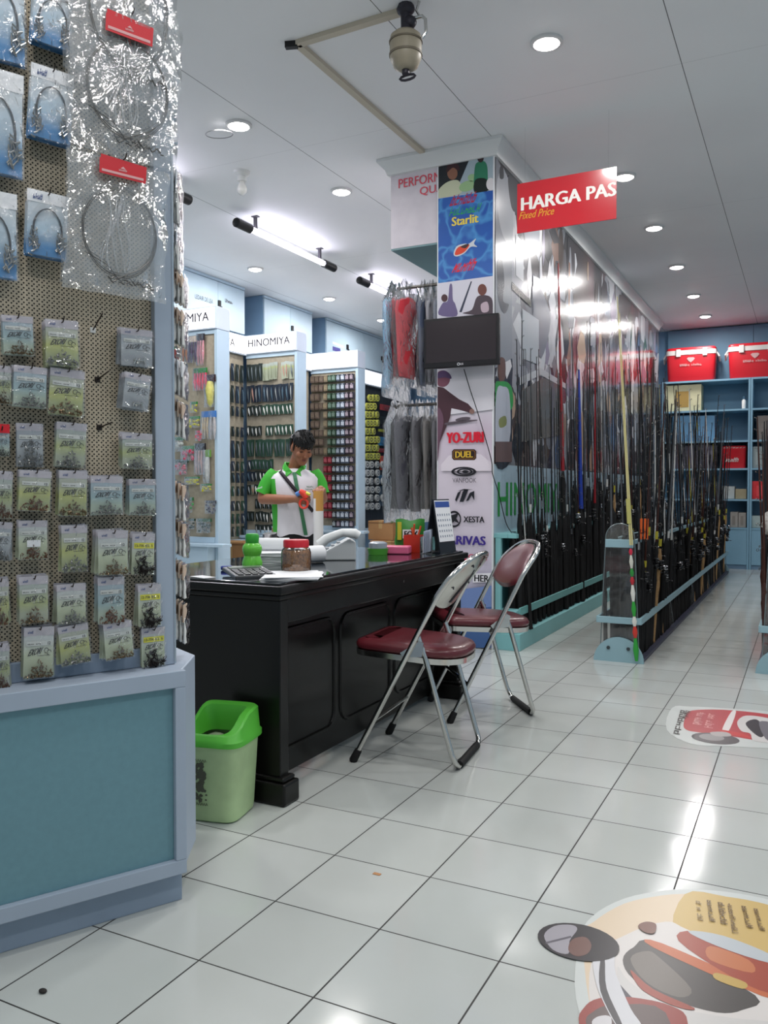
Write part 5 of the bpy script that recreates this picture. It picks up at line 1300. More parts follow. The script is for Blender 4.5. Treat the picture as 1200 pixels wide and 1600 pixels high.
flat('badge', [[(710, 702), (742, 702), (745, 705), (745, 716), (742, 719), (710, 719), (707, 716), (707, 705)]], '2b1c1c'); flat('badge_edge', [[(711, 703.5), (741, 703.5), (743.5, 706), (743.5, 715), (741, 717.5), (711, 717.5), (708.5, 715), (708.5, 706)]], '8a5a2a'); flat('badge_field', [[(711.5, 704.5), (740.5, 704.5), (742.5, 706.5), (742.5, 714.5), (740.5, 716.5), (711.5, 716.5), (709.5, 714.5), (709.5, 706.5)]], '2b1c1c')
btext('lettering', 'DUEL', (712, 705.5, 740, 715.5), 'd8b03a', .04)
def annul(name, cx, cy, a, b_, k, col):
    o, i_ = el(cx, cy, a, b_, 24), el(cx, cy, a*k, b_*k*.9, 24)
    flat(name, [[o[j], o[(j+1) % 24], i_[(j+1) % 24], i_[j]] for j in range(24)], col)
annul('rings_logo', 725.5, 737, 19.5, 7.5, .78, '1d1b22'); annul('rings_logo', 727, 737, 12.5, 5, .72, '1d1b22'); flat('rings_logo', [el(728, 737, 5, 2.4)], '1d1b22')
btext('lettering', 'VANFOOK', (708, 747, 745, 754), '4a4650', .0)
flat('stripe_logo', [[(712, 781), (716, 770), (722, 766), (717, 778), (714, 784)], [(719, 784), (724, 768), (728, 764.5), (733, 765), (725, 784)], [(729, 783), (735, 770), (742, 767), (742, 782), (738, 774), (733, 782)], [(716, 767), (726, 764), (740, 765), (728, 766)]], '1f2028')
annul('round_logo', 710.5, 811, 11, 13, .84, '1d1b22'); flat('round_logo', [[(702, 806), (710, 804), (718, 801), (714, 810), (719, 818), (711, 814), (704, 821), (706, 812)]], '1d1b22')
btext('lettering', 'XESTA', (725, 806.5, 758, 816), '1d1b22', .03)
btext('lettering', 'VARIVAS', (690, 836, 760, 850), '3c2a86', .04)
btext('lettering', 'SEAFLOOR', (700, 864, 762, 873), 'c03a52', .02); flat('red_bar', [(700, 874, ), (762, 873), (762, 875), (700, 876)], 'c03a52')
flat('white_plate', [(740, 896), (768, 895), (768, 909), (740, 910)], 'e3e1e6'); btext('lettering', 'HER', (742, 897.5, 765, 908), '1d1b22', .03)
flat('sea_photo', [(686, 925), (774, 915), (774, 1012), (686, 1012)], '6f86b8'); flat('sea_dark', [(686, 960), (774, 948), (774, 1012), (686, 1012)], '3f5f92')
# ================================================================ WALL MONITOR
mo = thing('wall_monitor', 'black flat monitor mounted across the banner on the pillar', 'monitor', (-1.41, 2.42, 2.013), R(1.5))
TV = mat('monitor_black', '17161a', .3)
obj('bezel', MB().bb(-.258, .258, -.02, .02, -.163, .163), TV, mo, smooth=False, bevel=.006)
obj('screen', MB().bb(-.240, .240, -.0215, -.0202, -.128, .145), mat('screen_dark', '2d2529', .18, coat=.4), mo, smooth=False)
b = MB(); b.tube([(-.013+.008*math.cos(a), -.0213, -.146+.008*math.sin(a)) for a in [i*.785 for i in range(8)]], .0025, 6, closed=True); put_text(b, 'LG', (0, -.0212, -.152), (.02, 0, 0), (0, 0, .013), 0, .03)
obj('maker_mark', b, mat('mark_grey', 'c9c9cf', .4), mo, smooth=False)
obj('mount', MB().bb(-.06, .06, .02, .10, -.06, .06), BLACK, mo, smooth=False)
cb = [(725, 577), (735, 610), (745, 640), (757, 680), (768, 720), (773, 740)]
P = [aty(x, y, 2.505) for x, y in cb]; P += [atx(779, 770, PX1+.03), atx(790, 815, PX1+.05), atx(799, 832, PX1+.10)]
P[-4] = V((PX1+.005, 2.51, P[-4].z))
b = MB(); chain(b, P, [.003]*len(P), 6, 4)
d = tag(obj('monitor_cable', b, RUBBER), 'thin black cable hanging from the wall monitor past the green mural letters', 'cable')
# ================================================================ BAGGED SHIRTS UNDER THE BEAM
BAGF = film('shirt_bag', .03, .12, .12, 14, .8, ior=1.12)
def shirt(x, y, zt, ln, wd_, col, lab, rz=0, col2=None):
    r = thing('bagged_shirt', lab, 'shirt', (x, y, zt), R(rz), 'bagged shirts hanging under the printed beam')
    rd = random.Random(int(x*977)+int(zt*31)); n = 20
    def rg_(z, w_, th): return [(px_*(1+.1*math.sin(3*q+z*9)), py_, z) for q, (px_, py_, _) in enumerate(ring_(0, 0, 0, th, w_, n, 2.6))]
    W2 = wd_/2
    obj('shirt', MB().loft([rg_(-.05, W2*.12, .010), rg_(-.065, W2*.35, .016), rg_(-.10, W2*.86, .021), rg_(-.16, W2*.95, .022), rg_(-ln*.5, W2*.86, .020), rg_(-ln*.82, W2*.78, .02), rg_(-ln*.94, W2*.68, .018)]), [mat('cloth_'+col, col, .8, noise=.12, scale=9)], r)
    if col2: obj('panel', MB().loft([rg_(-ln*.30, W2*.92, .0225), rg_(-ln*.65, W2*.86, .0225)], caps=False), mat('cloth_'+col2, col2, .8), r)
    obj('hanger', MB().tube([(0, 0, -.055), (0, 0, -.01), (0, .02, .018), (0, .0, .034), (0, -.015, .022)], .003, 6).tube([(0, -W2*.7, -.095), (0, 0, -.05), (0, W2*.7, -.095)], .006, 6), BLACK, r)
    ph = [rd.uniform(0, 6) for _ in range(4)]
    def bag(s):
        def fn(u, v):
            w_ = W2*(.45+.75*min(1, v*6)) if v < .17 else W2*(1.17+.03*math.sin(9*v+ph[0]))
            return (s*(.026*math.sin(math.pi*u)**.5*min(1, .3+v*4)+.006*math.sin(11*v+7*u+ph[1])), (u-.5)*2*w_+.01*math.sin(8*v+ph[2]), (.075-.03*abs(math.sin(5*u+ph[3])))*(1-v)**6-.03*(1-(1-v)**6)-ln*1.0*v)
        return fn
    obj('bag', MB().grid(bag(1), 12, 24).grid(bag(-1), 12, 24), BAGF, r)
    return r
def rail(z, lab):
    r = thing('clothes_rail', lab, 'rail', (-1.8, 2.78, z)); obj('bar', MB().tube([(-.235, 0, 0), (.160, 0, 0)], .011, 10), STEEL, r)
    obj('wall_flange', MB().tube([(.155, 0, 0), (.170, 0, 0)], .028, 12), STEEL, r)
    obj('end_stop', MB().ell((-.235, 0, 0), (.016, .016, .016)), STEEL, r)
rail(2.50, 'chrome rail under the beam carrying the upper bagged shirts'); rail(1.66, 'chrome rail carrying the lower bagged shirts')
for k, (col, ln, col2, lab) in enumerate((('9cc3de', .74, None, 'pale blue bagged shirt, outermost of the upper shirts'), ('e0404c', .66, None, 'bright red bagged shirt, upper row under the beam'), ('56627a', .72, None, 'dark slate bagged shirt just right of the red one'),
      ('b3b3ba', .70, None, 'light grey bagged shirt in the upper row'), ('8d94a0', .72, None, 'mid grey bagged shirt in the upper row, touching the monitor'), ('6d84ad', .70, None, 'blue bagged shirt, innermost of the upper row'))):
    shirt((-2.035, -1.94, -1.835, -1.78, -1.725, -1.67)[k], 2.78-(.03, .03, -.03, -.04, -.04, -.04)[k]*1.0, 2.47, ln, (.46, .40, .26, .26, .26, .26)[k], col, lab, (4, -6, -3, 0, 0, 2)[k])
for k, (col, ln, col2, lab) in enumerate((('b7c0c6', .78, None, 'pale bagged shirt, outermost of the lower shirts'), ('54535e', .76, 'd3d4d8', 'dark bagged shirt with a white panel in the lower row'), ('77757a', .78, None, 'charcoal bagged shirt in the lower row'),
      ('8d8783', .76, None, 'brown grey bagged shirt in the lower row'), ('76747a', .78, None, 'dark grey bagged shirt close to the banner'), ('8c8b90', .74, None, 'grey bagged shirt, innermost of the lower row'))):
    shirt((-2.03, -1.95, -1.87, -1.80, -1.735, -1.67)[k], 2.78-(.03, .03, -.02, -.04, -.04, -.04)[k]*1.0, 1.63, ln, (.46, .40, .30, .28, .26, .26)[k], col, lab, (4, -5, -3, 0, 0, 2)[k])
d = thing('cloth_pile', 'dark navy and green folded cloths piled below the bagged shirts', 'cloth', (-1.83, 2.78, 0))
b = MB(); b.loft([ring_(0, 0, z, a, c_, 20, 3) for z, a, c_ in ((.0, .17, .2), (.3, .18, .22), (.55, .17, .2), (.72, .13, .15), (.76, .06, .08))]); obj('pile', b, mat('cloth_navy', '1d2430', .85, noise=.2, scale=9), d)
b = MB(); b.loft([[(x-.12, y-.1, z) for x, y, z in ring_(0, 0, z_, a, .05, 14, 2)] for z_, a in ((.60, .05), (.68, .07), (.78, .05), (.83, .015))]); obj('green_cloth', b, mat('cloth_green', '2f8a3a', .8), d)
# ================================================================ FIXED PRICE SIGN
ys_ = 2.44
q = [aty(*a, ys_) for a in ((808, 285), (964, 265), (962, 345), (805, 364))]
sg = thing('price_sign', 'red hanging sign with white HARGA PAS lettering beside the partition corner', 'sign', ((q[0].x+q[1].x)/2, ys_, (q[0].z+q[2].z)/2), R(-1))
w_ = (q[1].x-q[0].x); h_ = (q[0].z-q[3].z+q[1].z-q[2].z)/2
obj('panel', MB().bb(-w_/2, w_/2, -.003, .003, -h_/2, h_/2), mat('sign_red', 'c42832', .22, coat=.5), sg, smooth=False)
b = MB(); put_text(b, 'HARGA PAS', (-w_*.46, -.0036, -h_*.06), (w_*.96, 0, 0), (0, 0, h_*.27), 0, .035); obj('lettering', b, mat('sign_white', 'efece6', .4), sg, smooth=False)
b = MB(); put_text(b, 'Fixed Price', (-w_*.47, -.0036, -h_*.23), (w_*.36, 0, 0), (0, 0, h_*.15), 0, .01, .06); obj('small_lettering', b, mat('sign_yellow', 'dc9a2c', .4), sg, smooth=False)
for x in (-.42, .42): obj('hanging_thread', MB().tube([(w_*x, 0, h_/2), (w_*x, 0, H-(q[0].z+q[2].z)/2)], .0007, 4), film('nylon', .1, .05, .1, 5, 0), sg)
# ================================================================ MURAL ON THE PARTITION
XM = PX1+.004
t = NT('mural_print')
vm = t.N.new('ShaderNodeMapping'); vm.inputs['Scale'].default_value = (1, 2.6, 1.5); t.L.new(t.co, vm.inputs[0])
dn = t.N.new('ShaderNodeTexNoise'); dn.inputs['Scale'].default_value = 2.4; dn.inputs['Detail'].default_value = 6; t.L.new(t.co, dn.inputs['Vector'])
vx = t.N.new('ShaderNodeMixRGB'); vx.inputs[0].default_value = .45; t.L.new(vm.outputs[0], vx.inputs[1]); t.L.new(dn.outputs['Color'], vx.inputs[2])
vo = t.N.new('ShaderNodeTexVoronoi'); vo.inputs['Scale'].default_value = 2.2; t.L.new(vx.outputs[0], vo.inputs['Vector'])
sp = t.N.new('ShaderNodeSeparateColor'); t.L.new(vo.outputs['Color'], sp.inputs[0])
rp = t.N.new('ShaderNodeValToRGB'); rp.color_ramp.interpolation = 'CONSTANT'; t.L.new(sp.outputs[0], rp.inputs[0])
e = rp.color_ramp.elements; e[0].color = lin('2b2a30'); e[1].position = .9; e[1].color = lin('c9ccd2')
for p_, c_ in ((.13, '4d4a4e'), (.27, '6b6a70'), (.42, '878a90'), (.55, '3a3436'), (.66, '5a4a45'), (.74, 'a3a6ad'), (.83, '7b5f62')): q_ = e.new(p_); q_.color = lin(c_)
t.L.new(t.mix(t.math('MULTIPLY', t.noise(14, 6), .4), rp.outputs[0], lin('5c5a5e')), t.b.inputs['Base Color'])
t.b.inputs['Roughness'].default_value = .22; t.b.inputs['Coat Weight'].default_value = .5; t.b.inputs['Coat Roughness'].default_value = .14
mu = thing('photo_mural', 'glossy photo collage mural with green lettering behind the wall rods', 'mural', (XM, 5.8, 0))
obj('print', MB().bb(PX1+.0005, XM, PY+.002, 9.28, 1.222, 3.215), t.m, mu, world=True, smooth=False)
obj('lower_strip', MB().bb(PX1+.0005, XM, PY+.002, 9.28, .76, 1.2215), mat('strip_pale', 'a9bfcc', .25, coat=.4), mu, world=True, smooth=False)
b = MB(); put_text(b, 'HINOMIYA', (XM+.001, 2.615, .872), (0, 1.72, 0), (0, 0, .235), 0, .012); obj('lettering', b, mat('mural_green', '2f8f45', .4), mu, world=True, smooth=False)
MP = ['c3c6cb', '9da0a8', '75777e', '49464b', '2a282c', 'dadadd', '6a4f48', '8d6f63', '3f5f4a', '7d3a40', '566a8c', 'b39a84', '8a8496', '4f4038']
mps = [mat('mural_'+c, c, .22, coat=.5) for c in MP]
rd = random.Random(21); b = MB()
for i in range(330):
    y = 2.7+6.4*rd.random(); z = 1.25+1.85*rd.random()**1.15; w_ = rd.uniform(.04, .22); h_ = rd.uniform(.10, .5)
    far = y > 4.2
    k = rd.choices(range(14), (7, 7, 7, 8, 8, 5, 4, 3, 2, 2 if far else .5, 2, 3, 3, 4))[0]
    if y < 3.6 and z > 1.9: k = rd.choice((0, 1, 2, 1, 0, 5))
    n = rd.choice((4, 5, 6, 9)); pts = []
    for j in range(n):
        a = 2*math.pi*j/n+rd.uniform(-.25, .25); pts.append((XM+.0004+.000004*i, min(9.27, max(2.56, y+w_*math.cos(a)*.8)), min(3.2, max(1.23, z+h_*math.sin(a)*.6))))
    b.face(pts, k)
obj('photo_pieces', b, mps, mu, world=True, smooth=False)
ML = [0]
def mur(name, pts, col):
    pts = smooth_poly(pts) if len(pts) < 12 and name not in ('pale_sky', 'white_panel', 'window_panel', 'building', 'roof', 'beam_dark', 'beach_patch') else pts; ML[0] += 1; x = XM+.0022+.0002*ML[0]; b = MB()
    q_ = [atx(px, py, x) for px, py in pts]; b.face([(x, max(PY+.003, v_.y), v_.z) for v_ in q_]); return obj(name, b, mat('mural_'+col, col, .22, coat=.5), mu, world=True, smooth=False)
mur('pale_sky', [(773, 240), (800, 300), (800, 560), (773, 575)], '8f939b')
mur('angler_figure', [(776, 290), (784, 262), (790, 270), (800, 300), (801, 372), (790, 376), (780, 345)], 'b9bdc3'); mur('angler_head', [(781, 262), (786, 260), (787, 278), (781, 278)], '2c2b30'); mur('crowd', [(794, 275), (806, 284), (822, 300), (806, 330), (798, 318)], '3c3a40')
mur('angler_grey', [(777, 412), (784, 404), (788, 440), (786, 470), (795, 476), (788, 490), (779, 470)], '54565e')
mur('white_panel', [(806, 365), (818, 380), (818, 440), (806, 430)], 'd6d9de'); mur('white_panel', [(833, 430), (850, 440), (850, 500), (833, 505)], 'c5c8ce'); mur('fish_belly', [(832, 448), (845, 450), (860, 500), (846, 560), (836, 520)], '7b7f88')
mur('window_panel', [(816, 482), (842, 500), (842, 570), (816, 560)], 'aeb4ba'); mur('beam_dark', [(800, 440), (830, 470), (830, 480), (800, 452)], '5a5550')
mur('shirt_person', [(774, 598), (780, 592), (792, 592), (799, 600), (800, 660), (797, 722), (774, 722)], '33343a'); mur('person_face', [(779, 562), (789, 562), (789, 592), (780, 594)], '6d5147')
mur('green_shoulders', [(774, 600), (782, 596), (794, 598), (801, 612), (799, 640), (774, 640)], '3f9a4e'); mur('white_shirt', [(776, 612), (786, 604), (796, 616), (796, 690), (774, 690)], 'bfc3cf'); mur('print_patch', [(780, 655), (790, 650), (791, 664), (781, 668)], '8a8f5a')
mur('beach_patch', [(774, 690), (800, 690), (800, 722), (774, 722)], '6f5a58')
mur('building', [(815, 610), (850, 590), (880, 605), (880, 680), (815, 690)], '6a6866'); mur('roof', [(812, 590), (845, 575), (885, 600), (885, 608), (845, 586), (812, 602)], 'b9bcc0')
# ================================================================ WALL ROD RACK
wr = thing('rod_rack', 'aqua painted rod rack along the mural wall', 'rod rack', (-1.14, 5.8, 0))
RX = -1.065
obj('base', MB().bb(PX1+.001, -1.05, PY+.005, 9.2, 0, .11), AQUA, wr, world=True, smooth=False, bevel=.003)
obj('back_panel', MB().bb(PX1+.001, PX1+.012, PY+.036, 9.2, .111, .735), mat('aqua_deep', '4a7f86', .5), wr, world=True, smooth=False)
obj('end_panel', MB().bb(PX1+.013, PX1+.05, PY+.005, PY+.035, .111, .735), AQUA, wr, world=True, smooth=False)
obj('top_shelf', MB().bb(PX1+.001, -1.135, PY+.005, 9.2, .736, .765).bb(-1.1345, -1.075, PY+.005, PY+.05, .736, .765), AQUA, wr, world=True, smooth=False, bevel=.002)
obj('low_ledge', MB().bb(PX1+.013, -1.075, PY+.005, PY+.12, .235, .262), AQUA, wr, world=True, smooth=False, bevel=.002)
obj('front_rail', MB().bb(RX-.012, RX, PY+.06, 9.2, .225, .275), mat('rail_aqua', '6fa9a8', .45), wr, world=True, smooth=False, bevel=.002)
# ================================================================ FISHING RODS
RB = mat('rod_black', '141417', .3); RGR = mat('rod_grip', '0e0e10', .8); RGY = mat('rod_grey', '5d5f64', .3, .3); RRED = mat('rod_red', '8c1a22', .3); RBLU = mat('rod_blue', '1f3a9a', .3)
RCR = mat('rod_cream', 'c9c08a', .4); RBR = mat('rod_brown', '3a1d16', .35); CORK = mat('cork', 'a5835a', .8, noise=.2, scale=60); RSIL = mat('reel_silver', '9a9ca0', .25, .8); RYEL = mat('rod_yellow', 'b3a83a', .4); RWH = mat('rod_white', 'c9c9c6', .35)
def rod_proto(blank, grip, reel, cased=False, thick=1, wrap=None):
    """2 m rod standing on its butt: grip, blank, line guides, reel"""
    r = thing('fishing_rod', 'x', 'fishing rod', (0, 0, -20))
    if cased:
        obj('sleeve', MB().tube([(0, 0, 0), (0, 0, .02), (0, 0, .9), (0, 0, .98), (0, 0, 1.02)], [.014, .023, .024, .02, .008], 8), grip, r)
        obj('blank', MB().tube([(0, 0, 1.021), (0, 0, 1.5), (0, 0, 2.0)], [.006, .0045, .0022], 6), blank, r)
    else:
        obj('grip', MB().tube([(0, 0, 0), (0, 0, .012), (0, 0, .03), (0, 0, .42), (0, 0, .50), (0, 0, .54), (0, 0, .66), (0, 0, .72), (0, 0, .80)], [.013, .017, .014, .013, .016, .012, .012, .015, .007], 8), grip, r)
        obj('blank', MB().tube([(0, 0, .801), (0, 0, 1.0), (0, 0, 1.5), (0, 0, 2.0)], [.0065*thick, .0052*thick, .004*thick, .0022*thick], 6), blank, r)
    b = MB()
    b.tube([(0, -.004, .86), (0, -.004, 1.995)], .0008, 3)
    for z, q in ((.93, .013), (1.14, .011), (1.34, .009), (1.56, .007), (1.75, .006), (1.9, .005), (1.995, .004)):
        b.tube([(q*math.cos(a), -.008-q+0*a, z+q*math.sin(a)) for a in (0, 1.05, 2.1, 3.14, 4.2, 5.24)], .0013, 4, closed=True); b.tube([(0, -.003, z-.012), (0, -.008, z-q*.6)], .0013, 4)
    obj('guides', b, STEEL, r)
    if wrap: obj('thread_wrap', MB().tube([(0, 0, .82), (0, 0, .88)], .0085*thick, 6), wrap, r)
    if reel:
        b = MB(); b.tube([(0, -.010, .60), (0, -.03, .597)], .006, 8); b.ell((0, -.043, .597), (.015, .016, .022), 12, 8); b.tube([(.012, -.043, .593), (.035, -.046, .587), (.036, -.058, .583)], .0035, 6); b.ell((.037, -.064, .582), (.006, .009, .006), 8, 6)
        rl = obj('reel', b, RB, r)
        obj('spool', MB().lathe([(0, .622), (.016, .622), (.018, .629), (.013, .633), (.013, .647), (.017, .651), (.013, .656), (0, .656)], (0, -.043, 0), 14), reel, rl)
    return r
IX, IY0, IY1 = -.414, 2.52, 8.75
PR = {'black': rod_proto(RB, RGR, None), 'reel': rod_proto(RB, RGR, RSIL), 'reeld': rod_proto(RB, RGR, RB, wrap=RSIL), 'cased': rod_proto(RB, RGR, None, True), 'grey': rod_proto(RGY, RGR, None, wrap=RWH), 'cork': rod_proto(RB, CORK, RSIL, wrap=RYEL),
      'brown': rod_proto(RBR, RGR, RB, wrap=RYEL), 'white': rod_proto(RWH, RGR, None), 'red': rod_proto(RRED, RGR, None, thick=1.5), 'plain': rod_proto(RBR, RBR, None), 'blue': rod_proto(RBLU, RGR, None, thick=2.2), 'yellow': rod_proto(RYEL, RGR, None)}
DES = {'black': 'plain black fishing rod', 'reel': 'black fishing rod with a silver spooled reel', 'reeld': 'black fishing rod with a dark reel', 'cased': 'fishing rod in a black sleeve', 'grey': 'grey fishing rod', 'cork': 'fishing rod with a cork grip and reel', 'brown': 'brown fishing rod with a dark reel', 'plain': 'dark brown fishing rod', 'white': 'pale grey white fishing rod', 'red': 'red fishing rod', 'blue': 'blue fishing rod', 'yellow': 'dull yellow fishing rod'}
def put_rod(kind, x, y, z, h_, lx, ly, place, lab=None, fat=1, spin=0):
    g_ = None if lab else f'{DES[kind]}s {place}'
    return dup(PR[kind], (x, y, z), rot=(R(ly), R(lx), R(spin)), scale=(fat, fat, h_/2), label=lab or f'{DES[kind]} {place}', group=g_)
rd = random.Random(5)
# near stretch: thin blanks against the green letters
for k in range(26):
    y = 2.68+.058*k+rd.uniform(-.015, .015); h_ = rd.uniform(1.3, 2.0) if k > 2 else (2.05, 1.95, 1.6)[k]
    put_rod(rd.choice(('black', 'black', 'reeld', 'reel', 'black', 'grey')) if k > 1 else 'black', -1.10+rd.uniform(-.01, .01), y, .112, h_, rd.uniform(-2.4, -1.2), rd.uniform(-.8, .8), 'at the near end of the mural', fat=rd.uniform(.8, 1.05), spin=rd.uniform(-50, 100))
def sleeve(x, y, z, h_, lx, place, i, fat=1):
    global _SL
    if _SL is None:
        _SL = thing('rod_sleeve', 'x', 'rod case', (0, 0, -20)); q = MB().tube([(0, 0, 0), (0, 0, .03), (0, 0, .6), (0, 0, .93), (0, 0, .97)], [.016, .025, .026, .022, .014], 8); obj('bag', q, mat('sleeve_black', '101012', .85, bump=.4, bscale=12), _SL)
        obj('tie', MB().tube([(0, 0, .971), (0, 0, 1.0)], [.010, .016], 8).tube([(.0, -.0135, .972), (.01, -.02, .9), (.004, -.03, .86)], .002, 4), mat('sleeve_tie', '33343a', .7), _SL)
    dup(_SL, (x, y, z), rot=(R(rd.uniform(-1.5, 1.5)), R(lx), R(rd.uniform(0, 360))), scale=(fat, fat, h_), label=f'black cloth rod sleeve standing {place}', group=f'rod sleeves {place}')
_SL = None
for k in range(26): sleeve(-1.155, 2.70+.062*k, .112, rd.uniform(.60, .70), -1.5, 'behind the rods at the near end of the mural', k)
for k in range(74):
    y = 4.2+.0665*k+rd.uniform(-.02, .02); far = y > 6.5
    kind = rd.choices(('black', 'reel', 'reeld', 'grey', 'cork', 'brown', 'white', 'yellow', 'red'), (7, 4, 4, 2, .8, 2, 1, .4, .4))[0]
    put_rod(kind, -1.10+rd.uniform(-.015, .015), y, .112, rd.uniform(1.7, 2.5), rd.uniform(-2, -.8), rd.uniform(-1.2, 1.2), 'along the far half of the mural', fat=rd.uniform(.9, 1.3), spin=rd.uniform(-60, 120))
for k in range(64): sleeve(-1.155, 4.32+.076*k, .112, rd.uniform(.85, 1.1), -1.0, 'behind the rods along the far half of the mural', k)
for k in range(52): sleeve(IX+.045, IY0+.10+.117*k, .024, rd.uniform(.66, .80), -1.2, 'inside the island rack, open aisle side', k, 1.1)
for k in range(12): sleeve(IX-.045, IY0+.10+.117*k, .024, rd.uniform(.66, .80), 1.2, 'inside the island rack, mural side', k, 1.1)
# the thick red and the blue one
pr_ = atx(884, 770, -1.09); put_rod('red', -1.085, pr_.y, .112, 2.72, -1.6, .0, '', 'long bright red rod rising highest against the mural', fat=1.7)
pb = atx(910, 770, -1.08); put_rod('blue', -1.075, pb.y, .112, 1.95, -1.2, 0, '', 'thick deep blue rod against the mural, right of the bright red one', fat=1.5)
pg = atx(827, 950, -1.06); put_rod('white', -1.068+.02, pg.y, .112, 1.1, -4, 0, '', 'short pale rod standing before the aqua front rail, nearest end')
# ================================================================ ISLAND ROD RACK
ACR = film('acrylic', .06, .035, .04, 3, .02)
def island_rack(x0, y0, y1, lab, detailed=True):
    r = thing('rod_island_rack', lab, 'rod rack', (x0, y0, 0), 0, 'free standing rod racks')
    A = mat('rack_blue', '8fb0ba', .45, noise=.05, scale=5); SC_ = mat('screw', '50595e', .3, .8); L = y1-y0
    for yy, s in ((0, 'near'), (L, 'far')):
        ft = [(.15*math.cos(a), .15*math.sin(a)) for a in [math.pi*i/20 for i in range(21)]]
        M = MX.Translation((0, yy, 0)) @ MX.Rotation(R(90), 4, 'X')
        f = obj('foot_plate', MB().prism(ft, -.012, .012, 0, M), A, r, smooth=False)
        b = MB()
        for sx in (-.06, .06): b.tube([(sx, yy-.0125, .085), (sx, yy-.017, .085)], .011, 10)
        obj('screw', b, SC_, f)
        pn = [(-.118, .012), (.118, .012), (.086, .76)]+[(.086*math.cos(a), .76+.086*math.sin(a)) for a in [math.pi*i/14 for i in range(1, 14)]]+[(-.086, .76)]
        M2 = MX.Translation((0, yy+(.02 if yy == 0 else -.02), 0)) @ MX.Rotation(R(90), 4, 'X')
        obj('acrylic_end', MB().prism(pn, -.004, .004, 0, M2), ACR, r, smooth=False)
        e_ = [(p[0], p[1]) for p in pn]
        obj('acrylic_edge', MB().tube([M2 @ V((p[0], p[1], .0)) for p in pn], .0035, 5, closed=True), mat('acrylic_edge', '9fb3b6', .2, trans=.5), r)
        obj('cross_plate', MB().bb(-.083, .083, yy-.012 if yy == 0 else yy-.008, yy+.008 if yy == 0 else yy+.012, .70, .75), A, r, smooth=False, bevel=.003)
        obj('cross_bar', MB().bb(-.128, .128, yy-.014, yy+.006, .235, .275), A, r, smooth=False, bevel=.003)
    for s in (-1, 1):
        obj('side_rail', MB().bb(s*.120, s*.136, -.01, L+.01, .235, .275), A, r, smooth=False, bevel=.002)
        obj('top_rail', MB().bb(s*.070, s*.083, .03, L-.03, .72, .745), A, r, smooth=False)
    obj('floor_board', MB().bb(-.145, .145, .02, L-.02, .004, .022), mat('rack_floor', '4a4c5e', .5), r, smooth=False)
    obj('core_board', MB().bb(-.004, .004, .03, L-.03, .023, .715), mat('rack_core', '1f2328', .6), r, smooth=False)
    n_ = int(L/1.3)
    for k in range(1, n_+1):
        for s in (-1, 1): obj('stay', MB().add([(s*.105, k*1.3, .023), (s*.150, k*1.3, .0), (s*.150, k*1.3+.012, .0), (s*.105, k*1.3+.012, .023), (s*.12, k*1.3, .235), (s*.12, k*1.3+.012, .235)], [(0, 1, 4), (3, 5, 2), (1, 2, 5, 4), (0, 4, 5, 3)]), ACR, r, smooth=False)
    return r
island_rack(IX, IY0, IY1, 'free standing rod rack with clear rounded end panel in the middle of the aisle')
for s, n_ in ((1, 92), (-1, 26)):
    for k in range(n_):
        y = IY0+.09+(IY1-IY0-.18)*k/n_+rd.uniform(-.015, .015)
        kind = rd.choices(('black', 'reel', 'reeld', 'grey', 'cork', 'brown', 'white', 'yellow', 'cased'), (6, 5, 4, 3, 2, 3, 1.6, .6, 2))[0]
        side = 'on the island rack, open aisle side' if s > 0 else 'on the island rack, mural side'
        put_rod(kind, IX+s*.098, y, .024, rd.uniform(1.25, 2.0), -s*rd.uniform(3.4, 5.2), rd.uniform(-1.5, 1.5), side, fat=rd.uniform(.95, 1.35), spin=90*s+rd.uniform(-60, 60) if s > 0 else -90+rd.uniform(-60, 60))
# cream pole with a red, white and green base
a = aty(995, 1010, IY0-.03); e_ = aty(967, 480, IY0-.03)
rt = thing('painted_pole', 'cream pole with a red white and green banded base leaning at the rack end', 'fishing rod', (a.x, IY0-.035, .02), 0, rot=(0, math.atan2(e_.x-a.x, e_.z-a.z), 0))
obj('blank', MB().tube([(0, 0, .70), (0, 0, 1.2), (0, 0, 2.2)], [.006, .005, .0025], 8).tube([(.012, .0, .70), (.008, 0, 1.2), (.008, 0, 2.1)], [.005, .004, .002], 6), RCR, rt)
for z0, z1, c in ((0, .14, '2f9a3a'), (.14, .21, 'c8392e'), (.21, .27, 'd8d8d0'), (.27, .36, '2f9a3a'), (.36, .46, 'd8d8d0'), (.46, .51, 'b32a34'), (.51, .56, '2f8a3a'), (.56, .64, 'd0d0c4'), (.64, .68, 'c82a44')):
    obj('painted_band', MB().tube([(0, 0, z0+.001), (0, 0, (z0+z1)/2), (0, 0, z1-.001)], [.009-.005*z0, .017-.008*z0, .009-.005*z1], 10), mat('band_'+c, c, .4), rt)
obj('wrap', MB().tube([(0, 0, .83), (0, 0, .98)], .013, 10), mat('wrap_cream', 'b8b36a', .5), rt)
p = atp(1008, 826, (IX+.12, IY0+.25, 0), (0, 1, 0))
d = thing('price_tag', 'orange hanging tag on the rods near the end of the island rack', 'tag', (p.x, IY0+.20, p.z+.07), 0)
b = MB(); b.box((0, 0, -.07), (.055, .003, .13), 0); put_text(b, '~aa', (-.02, -.0022, -.10), (.04, 0, 0), (0, 0, .04), 1)
obj('card', b, [mat('tag_orange', 'e0632a', .4), mat('tag_dark', '7a2f18', .5)], d, smooth=False)
